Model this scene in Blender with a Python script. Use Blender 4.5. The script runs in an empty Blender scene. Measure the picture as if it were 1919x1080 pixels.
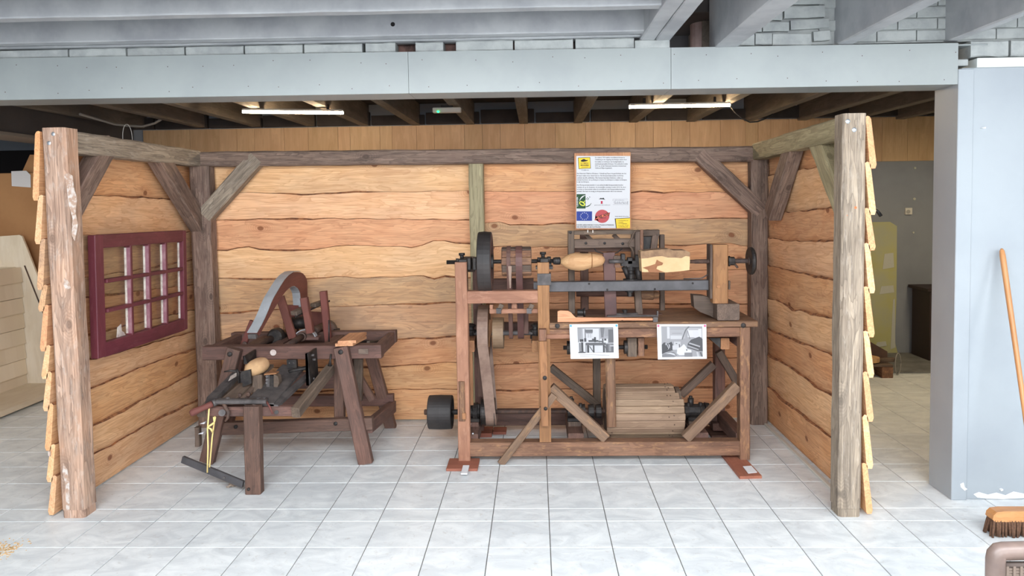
import bpy, math, random
import numpy as np
from mathutils import Vector, Matrix
random.seed(7)
C = bpy.context.scene.collection
# ---------------------------------------------------------------- camera
FOC, PITCH, YAW, ROLL, CX, CY, EYE = 1390.0, .0532, -.0320, .0149, 959.5, 450.3, 1.68
def cam_axes():
    cp, sp = math.cos(PITCH), math.sin(PITCH)
    f = np.array([math.sin(YAW)*cp, math.cos(YAW)*cp, -sp])
    r = np.array([math.cos(YAW), -math.sin(YAW), 0.0]); d = np.cross(f, r)
    c, s = math.cos(ROLL), math.sin(ROLL)
    return c*r + s*d, -s*r + c*d, f
RT, DN, FW = cam_axes()
cd = bpy.data.cameras.new('camera'); cam = bpy.data.objects.new('camera', cd); C.objects.link(cam)
cd.sensor_width = 36.0; cd.lens = 36.0*FOC/1919.0
cd.shift_y = -(540.0-CY)/1919.0; cd.clip_start = .05
cam.matrix_world = Matrix(((RT[0], -DN[0], -FW[0], 0), (RT[1], -DN[1], -FW[1], 0), (RT[2], -DN[2], -FW[2], EYE), (0, 0, 0, 1)))
bpy.context.scene.camera = cam
def at(x, y, Y=None, X=None, Z=None):
    """point of the place seen at pixel x,y on the plane Y=, X= or Z= (used to measure the photograph)"""
    d = RT*(x-CX)/FOC + DN*(y-CY)/FOC + FW
    t = Y/d[1] if Y is not None else (X/d[0] if X is not None else (Z-EYE)/d[2])
    return Vector((d[0]*t, d[1]*t, EYE+d[2]*t))
# ---------------------------------------------------------------- light
sc = bpy.context.scene
sc.view_settings.view_transform = 'Standard'; sc.view_settings.look = 'None'
sc.view_settings.gamma = 1.0; sc.view_settings.use_curve_mapping = False
sc.view_settings.exposure = 0.45
w = bpy.data.worlds.new('daylight'); sc.world = w; w.use_nodes = True
w.node_tree.nodes['Background'].inputs[0].default_value = (.80, .89, 1.0, 1)
w.node_tree.nodes['Background'].inputs[1].default_value = 0.9
def area(name, loc, rot, sx, sy, power, col):
    l = bpy.data.lights.new(name, 'AREA'); l.shape = 'RECTANGLE'; l.size = sx; l.size_y = sy; l.energy = power; l.color = col
    o = bpy.data.objects.new(name, l); C.objects.link(o); o.location = loc; o.rotation_euler = rot
    return o
# daylight: roof light over the photographer, glazed front behind
area('roof_daylight', (.6, .75, 2.72), (math.radians(27), 0, 0), 6.0, 1.2, 350, (.93, .96, 1.0))
area('front_daylight', (.8, -2.0, 1.9), (math.radians(90), 0, 0), 6.5, 1.6, 200, (.93, .96, 1.0))
area('side_daylight', (4.7, 1.0, 2.0), (math.radians(82), 0, math.radians(48)), .8, .8, 26, (.95, .97, 1.0))
# lamps of the back rooms, outside the picture
area('rear_right_lamp', (3.9, 5.9, 2.40), (0, 0, 0), .5, .5, 24, (1.0, .80, .52))
area('rear_left_lamp', (-5.4, 4.9, 2.25), (0, math.radians(-30), 0), .8, .8, 15, (1.0, .95, .88))

# ---------------------------------------------------------------- mesh helper
def lin(r, g, b):
    f = lambda c: (c/255/12.92) if c/255 <= .04045 else ((c/255+.055)/1.055)**2.4
    return (f(r), f(g), f(b), 1.0)
class MB:
    def __init__(s): s.v = []; s.g = []; s.f = []; s.sm = []
    def add(s, vs, fs, gs=None, smooth=False):
        n = len(s.v); s.v += [tuple(v) for v in vs]; s.g += [tuple(g) for g in (gs or vs)]
        s.f += [tuple(i+n for i in f) for f in fs]; s.sm += [smooth]*len(fs)
        return s
    # chamfered block in a frame: centre c, axes a,b,d (unit), sizes; grain runs along a
    def blk(s, c, a, b, d, sx, sy, sz, ch=.003):
        c, a, b, d = Vector(c), Vector(a), Vector(b), Vector(d)
        h = (sx/2, sy/2, sz/2); ch = min(ch, min(h)*.45)
        loc = []; idx = {}
        for i in (-1, 1):
            for j in (-1, 1):
                for k in (-1, 1):
                    for ax in range(3):
                        p = [i*(h[0]-ch), j*(h[1]-ch), k*(h[2]-ch)]; q = (i, j, k)
                        p[ax] = q[ax]*h[ax]; idx[(q, ax)] = len(loc); loc.append(p)
        fs = []
        sg = (-1, 1)
        for ax in range(3):
            o1, o2 = [t for t in range(3) if t != ax]
            for e in sg:
                cyc = []
                for (u, w_) in ((-1, -1), (1, -1), (1, 1), (-1, 1)):
                    q = [0, 0, 0]; q[ax] = e; q[o1] = u; q[o2] = w_; cyc.append(idx[(tuple(q), ax)])
                fs.append(cyc)
            for u in sg:
                for w_ in sg:
                    q0 = [0, 0, 0]; q1 = [0, 0, 0]; q0[ax] = -1; q1[ax] = 1
                    q0[o1] = q1[o1] = u; q0[o2] = q1[o2] = w_
                    fs.append([idx[(tuple(q0), o1)], idx[(tuple(q1), o1)], idx[(tuple(q1), o2)], idx[(tuple(q0), o2)]])
        for i in sg:
            for j in sg:
                for k in sg: fs.append([idx[((i, j, k), t)] for t in range(3)])
        L = [Vector(p) for p in loc]; out = []
        flip = a.cross(b).dot(d) < 0
        for f in fs:
            n = (L[f[1]]-L[f[0]]).cross(L[f[2]]-L[f[0]]); m = sum((L[i] for i in f), Vector())
            if (n.dot(m) < 0) != flip: f = f[::-1]
            out.append(f)
        s.add([c+a*p[0]+b*p[1]+d*p[2] for p in loc], out, [(p[0], p[1], p[2]) for p in loc])
        return s
    def box(s, x0, x1, y0, y1, z0, z1, grain='x', ch=.003):
        c = ((x0+x1)/2, (y0+y1)/2, (z0+z1)/2); X, Y, Z = (1, 0, 0), (0, 1, 0), (0, 0, 1)
        sx, sy, sz = abs(x1-x0), abs(y1-y0), abs(z1-z0)
        if grain == 'x': return s.blk(c, X, Y, Z, sx, sy, sz, ch)
        if grain == 'y': return s.blk(c, Y, Z, X, sy, sz, sx, ch)
        return s.blk(c, Z, X, Y, sz, sx, sy, ch)
    # straight bar p0->p1; w is its size along 'side', d the other
    def bar(s, p0, p1, w, d, side=(1, 0, 0), ch=.003):
        p0, p1 = Vector(p0), Vector(p1); a = (p1-p0); L = a.length; a.normalize()
        b = Vector(side); b = (b-a*b.dot(a)).normalized(); c = a.cross(b)
        return s.blk((p0+p1)/2, a, b, c, L, w, d, ch)
    # old timber with uneven edges
    def timber(s, p0, p1, w, d, side=(1, 0, 0), n=10, ch=.010, jit=.003, seed=1, taper=1.0):
        R = random.Random(seed); p0, p1 = Vector(p0), Vector(p1); a = (p1-p0); L = a.length; a.normalize()
        b = Vector(side); b = (b-a*b.dot(a)).normalized(); c = a.cross(b)
        vs = []; gs = []; fs = []; m = 8
        for i in range(n+1):
            t = i/n; k = 1+(taper-1)*t; W, D = w*k/2, d*k/2
            ring = [(W, D-ch), (W-ch, D), (-W+ch, D), (-W, D-ch), (-W, -D+ch), (-W+ch, -D), (W-ch, -D), (W, -D+ch)]
            e = 0 if i in (0, n) else 1
            for (u, v) in ring:
                u += R.uniform(-jit, jit)*e; v += R.uniform(-jit, jit)*e
                vs.append(p0+a*(L*t)+b*u+c*v); gs.append((L*(t-.5), u, v))
        for i in range(n):
            for j in range(m):
                k = (j+1) % m; fs.append((i*m+j, i*m+k, (i+1)*m+k, (i+1)*m+j))
        fs.append(tuple(range(m))[::-1]); fs.append(tuple(range(n*m, n*m+m)))
        return s.add(vs, fs, gs)
    # round tube along a path
    def tube(s, pts, r, n=10, smooth=True):
        pts = [Vector(p) for p in pts]; N = len(pts); rr = r if isinstance(r, (list, tuple)) else [r]*N
        vs = []; gs = []; fs = []; acc = 0; prev = None
        for i, p in enumerate(pts):
            t = (pts[min(i+1, N-1)]-pts[max(i-1, 0)]).normalized()
            if prev is None:
                u = t.cross(Vector((0, 0, 1)));
                if u.length < .1: u = t.cross(Vector((0, 1, 0)))
                u.normalize()
            else: u = (prev-t*prev.dot(t)).normalized()
            prev = u; v = t.cross(u)
            if i: acc += (p-pts[i-1]).length
            for k in range(n):
                q = 2*math.pi*k/n; vs.append(p+(u*math.cos(q)+v*math.sin(q))*rr[i]); gs.append((acc, math.cos(q)*rr[i], math.sin(q)*rr[i]))
        for i in range(N-1):
            for k in range(n):
                j = (k+1) % n; fs.append((i*n+k, i*n+j, (i+1)*n+j, (i+1)*n+k))
        s.add(vs, fs, gs, smooth)
        m = len(s.v)-len(vs)
        s.f.append(tuple(m+k for k in range(n))[::-1]); s.f.append(tuple(m+(N-1)*n+k for k in range(n))); s.sm += [False, False]
        return s
    def cyl(s, p0, p1, r, n=20, r2=None):
        return s.tube([p0, p1], [r, r if r2 is None else r2], n)
    # lathe: profile [(t,r)] along axis from p0 to p1 (t in metres)
    def lathe(s, p0, axis, prof, n=24):
        p0, a = Vector(p0), Vector(axis).normalized()
        u = a.cross(Vector((0, 0, 1)));
        if u.length < .1: u = a.cross(Vector((0, 1, 0)))
        u.normalize(); v = a.cross(u); vs = []; gs = []; fs = []
        for (t, r) in prof:
            for k in range(n):
                q = 2*math.pi*k/n; vs.append(p0+a*t+(u*math.cos(q)+v*math.sin(q))*max(r, 1e-4)); gs.append((t, r*math.cos(q), r*math.sin(q)))
        N = len(prof)
        for i in range(N-1):
            for k in range(n):
                j = (k+1) % n; fs.append((i*n+k, i*n+j, (i+1)*n+j, (i+1)*n+k))
        fs.append(tuple(range(n))[::-1]); fs.append(tuple((N-1)*n+k for k in range(n)))
        return s.add(vs, fs, gs, False)
    # polygon (list of 3-D points, roughly planar) pushed along vec
    def prism(s, pts, vec, gaxis=None):
        pts = [Vector(p) for p in pts]; vec = Vector(vec); n = len(pts)
        nm = Vector()
        for i in range(n): nm += pts[i].cross(pts[(i+1) % n])
        if nm.dot(vec) > 0: pts = pts[::-1]
        vs = pts+[p+vec for p in pts]
        fs = [tuple(range(n)), tuple(range(2*n-1, n-1, -1))]+[(i, i+n, (i+1) % n+n, (i+1) % n) for i in range(n)]
        gs = None
        if gaxis is not None:
            a = Vector(gaxis).normalized(); b = vec.normalized(); b = (b-a*b.dot(a)).normalized(); c = a.cross(b)
            gs = [(v.dot(a), v.dot(b), v.dot(c)) for v in vs]
        return s.add(vs, fs, gs)
    # closed band of given width along 'wvec' following a loop of points (outer), thickness th inward
    def band(s, loop, wvec, th, closed=True):
        P = [Vector(p) for p in loop]; wv = Vector(wvec); n = len(P); cen = sum(P, Vector())/n; vs = []; gs = []; acc = 0
        for i, p in enumerate(P):
            a, b = P[(i-1) % n], P[(i+1) % n]
            if not closed: a, b = P[max(i-1, 0)], P[min(i+1, n-1)]
            t = (b-a).normalized(); nn = t.cross(wv).normalized()
            if closed and nn.dot(p-cen) > 0: nn = -nn
            if i: acc += (p-P[i-1]).length
            vs += [p, p+wv, p+wv+nn*th, p+nn*th]; gs += [(acc, 0, 0), (acc, wv.length, 0), (acc, wv.length, th), (acc, 0, th)]
        fs = []
        for i in range(n if closed else n-1):
            j = (i+1) % n
            for k in range(4): fs.append((i*4+k, i*4+(k+1) % 4, j*4+(k+1) % 4, j*4+k))
        if not closed: fs += [(0, 3, 2, 1), ((n-1)*4, (n-1)*4+1, (n-1)*4+2, (n-1)*4+3)]
        return s.add(vs, fs, gs)
    def build(s, name, mat, parent=None, **props):
        me = bpy.data.meshes.new(name); me.from_pydata(s.v, [], s.f)
        at_ = me.attributes.new('gc', 'FLOAT_VECTOR', 'POINT'); at_.data.foreach_set('vector', [c for g in s.g for c in g])
        me.polygons.foreach_set('use_smooth', s.sm); me.materials.append(mat); me.update()
        return link(name, me, parent, **props)
def link(name, me, parent=None, **props):
    o = bpy.data.objects.new(name, me); C.objects.link(o)
    if parent is not None:
        o.parent = parent
        if parent.type == 'EMPTY': o.matrix_parent_inverse = Matrix.Translation(-parent.location)
    for k, v in props.items(): o[k] = v
    return o
def thing(name, label, cat, loc, group=None):
    o = bpy.data.objects.new(name, None); C.objects.link(o); o.location = loc; o.empty_display_size = .05
    o['label'] = label; o['category'] = cat
    if group: o['group'] = group
    return o
def tag(o, label, cat, group=None):
    o['label'] = label; o['category'] = cat
    if group: o['group'] = group
    return o
def struct(o): o['kind'] = 'structure'; return o

# ---------------------------------------------------------------- materials
def mat_new(name):
    m = bpy.data.materials.new(name); m.use_nodes = True; nt = m.node_tree
    return m, nt, nt.nodes['Principled BSDF']
def N(nt, t, **k):
    n = nt.nodes.new(t)
    for a, b in k.items(): setattr(n, a, b)
    return n
def ramp(nt, src, stops):
    r = N(nt, 'ShaderNodeValToRGB'); e = r.color_ramp.elements
    while len(e) < len(stops): e.new(.5)
    for i, (p, c) in enumerate(stops): e[i].position = p; e[i].color = c
    nt.links.new(src, r.inputs[0]); return r.outputs[0]
def mix(nt, fac, a, b, mode='MIX'):
    n = N(nt, 'ShaderNodeMix', data_type='RGBA', blend_type=mode)
    for s, v in ((n.inputs[0], fac), (n.inputs[6], a), (n.inputs[7], b)):
        if isinstance(v, (int, float)): s.default_value = v
        elif isinstance(v, tuple): s.default_value = v
        else: nt.links.new(v, s)
    return n.outputs[2]
def vmath(nt, op, a, b=None):
    n = N(nt, 'ShaderNodeVectorMath', operation=op)
    for i, v in enumerate((a, b)):
        if v is None: continue
        if isinstance(v, tuple): n.inputs[i].default_value = v
        else: nt.links.new(v, n.inputs[i])
    return n.outputs[0]
def math_(nt, op, a, b=0.0, c=None):
    n = N(nt, 'ShaderNodeMath', operation=op)
    for i, v in enumerate((a, b, c)):
        if v is None: continue
        if isinstance(v, (int, float)): n.inputs[i].default_value = v
        else: nt.links.new(v, n.inputs[i])
    return n.outputs[0]
def noise(nt, vec, scale, detail=3.0, rough=.55, dist=0.0):
    n = N(nt, 'ShaderNodeTexNoise'); n.inputs['Scale'].default_value = scale; n.inputs['Detail'].default_value = detail
    n.inputs['Roughness'].default_value = rough; n.inputs['Distortion'].default_value = dist
    nt.links.new(vec, n.inputs['Vector']); return n.outputs['Fac']
def grain_vec(nt):
    a = N(nt, 'ShaderNodeAttribute', attribute_name='gc'); oi = N(nt, 'ShaderNodeObjectInfo')
    comb = N(nt, 'ShaderNodeCombineXYZ')
    for i, k in enumerate((37.0, 11.0, 5.0)): nt.links.new(math_(nt, 'MULTIPLY', oi.outputs['Random'], k), comb.inputs[i])
    return vmath(nt, 'ADD', a.outputs['Vector'], comb.outputs[0]), oi.outputs['Random']
def wood(name, base, dark, light, rings=9.0, streak=.5, rough=.75, knots=False, stain=None, stain_amt=.5, vary=.12, bump=.25, wear=None, wear_amt=.5):
    m, nt, b = mat_new(name); v, rnd = grain_vec(nt)
    g1 = vmath(nt, 'MULTIPLY', v, (1.3, rings, rings)); n1 = noise(nt, g1, 1.6, 3, .5, .8)
    fine = noise(nt, vmath(nt, 'MULTIPLY', v, (5, 130, 130)), 1.0, 3, .6)
    blotch = noise(nt, vmath(nt, 'MULTIPLY', v, (1.6, 3.5, 3.5)), 1.5, 3, .6)
    # growth rings: banded noise
    wv = math_(nt, 'FRACT', math_(nt, 'MULTIPLY', n1, 7.0))
    ring = math_(nt, 'POWER', wv, 3.0)
    col = mix(nt, ramp(nt, blotch, [(.35, (0, 0, 0, 1)), (.65, (1, 1, 1, 1))]), base, light)
    col = mix(nt, math_(nt, 'MULTIPLY', ring, 1.3*streak), col, mix(nt, .75, base, dark))
    col = mix(nt, ramp(nt, n1, [(.36, (1, 1, 1, 1)), (.62, (0, 0, 0, 1))]), col, mix(nt, .18 if knots == 1 else .45, col, dark))
    f2 = ramp(nt, fine, [(.36, (1, 1, 1, 1)), (.56, (0, 0, 0, 1))])
    col = mix(nt, math_(nt, 'MULTIPLY', f2, streak), col, dark)
    if stain is not None:
        st = ramp(nt, blotch, [(.48, (0, 0, 0, 1)), (.68, (1, 1, 1, 1))]); col = mix(nt, math_(nt, 'MULTIPLY', st, stain_amt), col, stain)
    if wear is not None:
        wn = noise(nt, vmath(nt, 'MULTIPLY', v, (9, 30, 30)), 1.2, 4, .7)
        wr = ramp(nt, wn, [(.54, (0, 0, 0, 1)), (.66, (1, 1, 1, 1))]); col = mix(nt, math_(nt, 'MULTIPLY', wr, wear_amt), col, wear)
    hgt = fine
    if knots:
        vo = N(nt, 'ShaderNodeTexVoronoi', feature='F1', voronoi_dimensions='2D'); vo.inputs['Scale'].default_value = 1.0
        sp = N(nt, 'ShaderNodeSeparateXYZ'); nt.links.new(v, sp.inputs[0]); cb_ = N(nt, 'ShaderNodeCombineXYZ')
        nt.links.new(math_(nt, 'MULTIPLY', sp.outputs[0], 2.3), cb_.inputs[0]); nt.links.new(math_(nt, 'MULTIPLY', math_(nt, 'ADD', sp.outputs[1], sp.outputs[2]), 3.6), cb_.inputs[1])
        kv = cb_.outputs[0]; nt.links.new(kv, vo.inputs['Vector'])
        d = vo.outputs['Distance']; keep = N(nt, 'ShaderNodeSeparateXYZ'); nt.links.new(vo.outputs['Color'], keep.inputs[0])
        on = math_(nt, 'GREATER_THAN', keep.outputs[0], .52)
        core = math_(nt, 'MULTIPLY', on, ramp(nt, d, [(.045, (1, 1, 1, 1)), (.065, (0, 0, 0, 1))]))
        halo = math_(nt, 'MULTIPLY', on, ramp(nt, d, [(.06, (1, 1, 1, 1)), (.30, (0, 0, 0, 1))]))
        rg = math_(nt, 'ABSOLUTE', math_(nt, 'SUBTRACT', math_(nt, 'FRACT', math_(nt, 'MULTIPLY', math_(nt, 'ADD', d, math_(nt, 'MULTIPLY', n1, .12)), 24.0)), .5))
        col = mix(nt, math_(nt, 'MULTIPLY', math_(nt, 'MULTIPLY', halo, rg), .9), col, dark)
        col = mix(nt, math_(nt, 'MULTIPLY', core, .85), col, mix(nt, rg, lin(120, 66, 36), lin(150, 92, 55)) if knots == 1 else mix(nt, rg, dark, mix(nt, .5, dark, base)))
    hs = N(nt, 'ShaderNodeHueSaturation'); nt.links.new(col, hs.inputs['Color'])
    nt.links.new(math_(nt, 'ADD', 1.0-vary, math_(nt, 'MULTIPLY', rnd, 2*vary)), hs.inputs['Value'])
    r2 = math_(nt, 'FRACT', math_(nt, 'MULTIPLY', rnd, 17.3))
    nt.links.new(math_(nt, 'ADD', .5-vary*.06, math_(nt, 'MULTIPLY', r2, vary*.12)), hs.inputs['Hue'])
    nt.links.new(hs.outputs[0], b.inputs['Base Color']); b.inputs['Roughness'].default_value = rough
    bp = N(nt, 'ShaderNodeBump'); bp.inputs['Strength'].default_value = bump; bp.inputs['Distance'].default_value = .004
    nt.links.new(math_(nt, 'ADD', hgt, math_(nt, 'MULTIPLY', n1, .5)), bp.inputs['Height']); nt.links.new(bp.outputs[0], b.inputs['Normal'])
    return m
def plain(name, col, rough=.6, metal=0.0, col2=None, scale=8.0, lo=.4, hi=.65, bump=0.0, bscale=60.0, spec=None, vary=0.0):
    m, nt, b = mat_new(name); b.inputs['Roughness'].default_value = rough; b.inputs['Metallic'].default_value = metal
    if spec is not None: b.inputs['Specular IOR Level'].default_value = spec
    tc = N(nt, 'ShaderNodeTexCoord').outputs['Object']
    out = None
    if col2 is not None: out = mix(nt, ramp(nt, noise(nt, tc, scale, 4, .6), [(lo, (0, 0, 0, 1)), (hi, (1, 1, 1, 1))]), col, col2)
    if vary:
        oi = N(nt, 'ShaderNodeObjectInfo'); hs = N(nt, 'ShaderNodeHueSaturation')
        if out is None: hs.inputs['Color'].default_value = col
        else: nt.links.new(out, hs.inputs['Color'])
        nt.links.new(math_(nt, 'ADD', 1-vary, math_(nt, 'MULTIPLY', oi.outputs['Random'], 2*vary)), hs.inputs['Value']); out = hs.outputs[0]
    if out is None: b.inputs['Base Color'].default_value = col
    else: nt.links.new(out, b.inputs['Base Color'])
    if bump:
        bp = N(nt, 'ShaderNodeBump'); bp.inputs['Strength'].default_value = bump; bp.inputs['Distance'].default_value = .003
        nt.links.new(noise(nt, tc, bscale, 4, .6), bp.inputs['Height']); nt.links.new(bp.outputs[0], b.inputs['Normal'])
    return m
M = {}
M['plank'] = None; LP = dict(rings=8, streak=.42, knots=1, stain=lin(176, 124, 86), stain_amt=.3, vary=.07, rough=.7)
M['plank_pale'] = wood('pale_larch_plank', lin(240, 190, 140), lin(188, 126, 82), lin(246, 204, 160), **LP)
M['plank_orange'] = wood('orange_larch_plank', lin(232, 172, 120), lin(176, 112, 72), lin(240, 190, 142), **LP)
M['plank_red'] = wood('reddish_larch_plank', lin(224, 162, 120), lin(168, 106, 72), lin(234, 180, 138), **LP)
M['plank_grey'] = wood('greyish_larch_plank', lin(212, 164, 120), lin(140, 104, 80), lin(226, 184, 140), **dict(LP, stain=lin(150, 120, 96), stain_amt=.6))
M['plank_old'] = wood('larch_plank', lin(236, 186, 140), lin(180, 118, 78), lin(247, 208, 164), rings=8, streak=.42, knots=True, stain=lin(176, 124, 86), stain_amt=.4, vary=.14, rough=.7)
M['bark'] = plain('bark_seam_shade', lin(104, 64, 42), .9, col2=lin(176, 118, 76), scale=16)  # bark brown, doubling as painted shade along the plank seams
M['post'] = wood('weathered_brown_timber', lin(190, 156, 134), lin(112, 88, 74), lin(218, 186, 162), knots=2, rings=10, streak=.6, stain=lin(204, 152, 118), stain_amt=.5, vary=.05, wear=lin(205, 198, 190), wear_amt=.25)
M['beam'] = wood('dark_old_timber', lin(136, 112, 98), lin(72, 57, 49), lin(164, 138, 122), knots=2, rings=10, streak=.6, stain=lin(96, 70, 60), stain_amt=.5, vary=.07, wear=lin(170, 150, 136), wear_amt=.2)
M['grey_post'] = wood('grey_weathered_timber', lin(160, 144, 124), lin(96, 86, 76), lin(192, 176, 154), knots=2, rings=12, streak=.6, stain=lin(120, 104, 88), stain_amt=.5, vary=.04, wear=lin(196, 186, 172), wear_amt=.2)
M['green'] = wood('mossy_grey_timber', lin(162, 150, 116), lin(108, 98, 74), lin(190, 178, 142), knots=2, rings=12, streak=.5, stain=lin(128, 122, 86), stain_amt=.5, vary=.06)
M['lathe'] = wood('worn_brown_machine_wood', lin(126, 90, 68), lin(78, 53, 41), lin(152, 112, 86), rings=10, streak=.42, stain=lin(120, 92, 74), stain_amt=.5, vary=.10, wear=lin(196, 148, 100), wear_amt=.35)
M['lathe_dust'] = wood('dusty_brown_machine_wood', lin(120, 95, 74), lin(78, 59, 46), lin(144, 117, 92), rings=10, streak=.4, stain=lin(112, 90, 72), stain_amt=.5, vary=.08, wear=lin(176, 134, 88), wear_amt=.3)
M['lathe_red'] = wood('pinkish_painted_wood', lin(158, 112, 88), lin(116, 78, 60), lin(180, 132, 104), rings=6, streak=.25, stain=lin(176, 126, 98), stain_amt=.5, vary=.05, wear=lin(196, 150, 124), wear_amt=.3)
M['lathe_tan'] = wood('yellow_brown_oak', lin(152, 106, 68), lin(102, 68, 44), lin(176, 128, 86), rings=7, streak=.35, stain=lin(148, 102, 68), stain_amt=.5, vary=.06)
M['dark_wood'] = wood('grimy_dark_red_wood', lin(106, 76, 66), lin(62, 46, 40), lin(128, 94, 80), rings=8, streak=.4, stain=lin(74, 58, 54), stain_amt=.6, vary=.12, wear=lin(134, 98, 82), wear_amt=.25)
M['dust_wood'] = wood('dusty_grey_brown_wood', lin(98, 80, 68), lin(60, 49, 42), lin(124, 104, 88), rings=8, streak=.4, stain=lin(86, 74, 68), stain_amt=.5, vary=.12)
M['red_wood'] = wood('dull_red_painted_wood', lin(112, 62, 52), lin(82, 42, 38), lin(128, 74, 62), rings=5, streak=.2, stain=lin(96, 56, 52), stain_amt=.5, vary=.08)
M['drum'] = wood('grey_brown_drum_slat', lin(150, 124, 100), lin(104, 82, 65), lin(170, 144, 118), rings=9, streak=.35, stain=lin(146, 122, 100), stain_amt=.5, vary=.08)
M['fresh'] = wood('fresh_reddish_offcut', lin(196, 136, 98), lin(150, 96, 66), lin(220, 164, 122), rings=8, streak=.3, vary=.05)
M['pad'] = wood('red_brown_packing_board', lin(152, 92, 72), lin(118, 68, 54), lin(168, 106, 84), rings=5, streak=.25, vary=.08)
M['clog'] = wood('turned_clog_wood', lin(206, 166, 118), lin(160, 110, 70), lin(222, 188, 142), rings=7, streak=.3, stain=lin(180, 128, 80), stain_amt=.6, vary=.04)
M['oak'] = wood('oak_laminate', lin(214, 180, 140), lin(188, 150, 112), lin(224, 192, 152), rings=9, streak=.22, vary=.07, rough=.5, bump=.05)
M['birch'] = wood('pale_birch_board', lin(226, 212, 188), lin(208, 190, 164), lin(234, 222, 202), rings=5, streak=.15, vary=.05, rough=.5, bump=.05)
M['maroon'] = wood('maroon_window_paint', lin(106, 46, 56), lin(78, 30, 40), lin(120, 56, 66), rings=5, streak=.2, vary=.03, rough=.5, wear=lin(150, 100, 104), wear_amt=.15)
M['mauve'] = plain('faded_mauve_paint', lin(146, 98, 110), .6, col2=lin(168, 128, 134), scale=20)
M['putty'] = plain('white_putty', lin(226, 218, 208), .8, col2=lin(190, 172, 165), scale=25)
M['iron'] = plain('black_iron', lin(36, 33, 33), .55, .3, col2=lin(60, 54, 50), scale=25, bump=.2)
M['iron_grey'] = plain('dusty_grey_iron', lin(94, 88, 86), .6, .25, col2=lin(66, 62, 62), scale=14, bump=.15)
M['steel_bar'] = plain('dark_grey_bar_iron', lin(86, 84, 86), .5, .2, col2=lin(66, 64, 66), scale=7, bump=.1)
M['zinc'] = plain('zinc_sheet', lin(176, 180, 184), .5, .15, col2=lin(160, 164, 168), scale=6)
M['rust'] = plain('rusty_brown_iron', lin(96, 72, 60), .7, .2, col2=lin(66, 54, 50), scale=20, bump=.2)
M['belt'] = plain('brown_leather_belt', lin(138, 114, 100), .65, col2=lin(116, 92, 80), scale=12, bump=.1)
M['belt_red'] = plain('dark_red_belt', lin(98, 66, 60), .6, col2=lin(80, 54, 52), scale=8)
M['belt_tan'] = plain('tan_belt', lin(140, 116, 90), .65, col2=lin(122, 98, 76), scale=9)
M['rubber'] = plain('black_pulley_face', lin(38, 34, 34), .6, col2=lin(54, 48, 46), scale=6, bump=.08)
M['screw'] = plain('bright_zinc_bolt', lin(196, 200, 204), .3, .8)
M['paper'] = plain('white_paper', lin(222, 223, 226), .7)
M['cord'] = plain('yellow_cord', lin(240, 214, 140), .8)
M['card'] = plain('brown_cardboard', lin(176, 130, 86), .85, col2=lin(166, 120, 78), scale=3)
M['cable_grey'] = plain('grey_cable', lin(150, 146, 140), .6)
M['cable_black'] = plain('black_cable', lin(30, 30, 32), .5)
M['grey_paint'] = plain('light_grey_paint', lin(152, 158, 157), .5, col2=lin(145, 151, 151), scale=3, bump=.06)
M['joist_paint'] = plain('grey_painted_timber', lin(178, 180, 182), .6, col2=lin(158, 160, 164), scale=5, bump=.25, bscale=40, vary=.02)
M['brick_paint'] = plain('painted_brick', lin(172, 176, 174), .7, col2=lin(152, 156, 156), scale=12, bump=.5, bscale=70, vary=.05)
M['mortar'] = plain('rough_mortar', lin(150, 148, 146), .95, col2=lin(110, 106, 104), scale=30, bump=.8)
M['wall_blue'] = plain('pale_blue_grey_wall_paint', lin(158, 165, 170), .5, col2=lin(152, 159, 165), scale=2, bump=.06)
M['wall_white'] = plain('chipped_white_plaster', lin(236, 238, 238), .8)
M['ledge_highlight'] = plain('highlight_white_plaster', lin(222, 226, 222), .25)  # smooth plaster; its white colour stands in for a bright highlight
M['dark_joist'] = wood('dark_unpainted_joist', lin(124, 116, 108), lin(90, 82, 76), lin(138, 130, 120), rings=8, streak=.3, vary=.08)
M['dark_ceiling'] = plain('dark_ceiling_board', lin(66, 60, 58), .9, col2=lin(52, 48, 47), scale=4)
M['dark_steel'] = plain('dark_grey_casing', lin(82, 80, 82), .7, col2=lin(74, 72, 74), scale=3)
M['wall_grey'] = plain('mid_grey_wall', lin(148, 154, 162), .8, col2=lin(138, 144, 152), scale=2)
M['plaster_yellow'] = plain('yellow_green_plasterboard', lin(192, 190, 132), .85, col2=lin(184, 186, 156), scale=3)
M['filler'] = plain('pale_filler', lin(200, 202, 190), .9)
M['black'] = plain('black_void', lin(22, 18, 20), .9)  # near-black, also paints the unlit gap at the far left
M['white_plastic'] = plain('white_plastic', lin(226, 224, 216), .45)
M['rattan'] = plain('woven_rattan', lin(128, 108, 90), .7, col2=lin(70, 58, 50), scale=90, lo=.45, hi=.55)
M['chair_frame'] = plain('taupe_metal_tube', lin(116, 99, 91), .4, col2=lin(96, 82, 76), scale=9)
M['broom_handle'] = wood('varnished_broom_stick', lin(196, 138, 86), lin(160, 104, 60), lin(208, 152, 100), rings=6, streak=.25, vary=.02, rough=.4)
M['bristle'] = plain('brown_bristle', lin(104, 74, 54), .9, col2=lin(78, 54, 40), scale=120)
M['cotton'] = plain('grey_dust_fluff', lin(150, 134, 120), .95)
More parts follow.
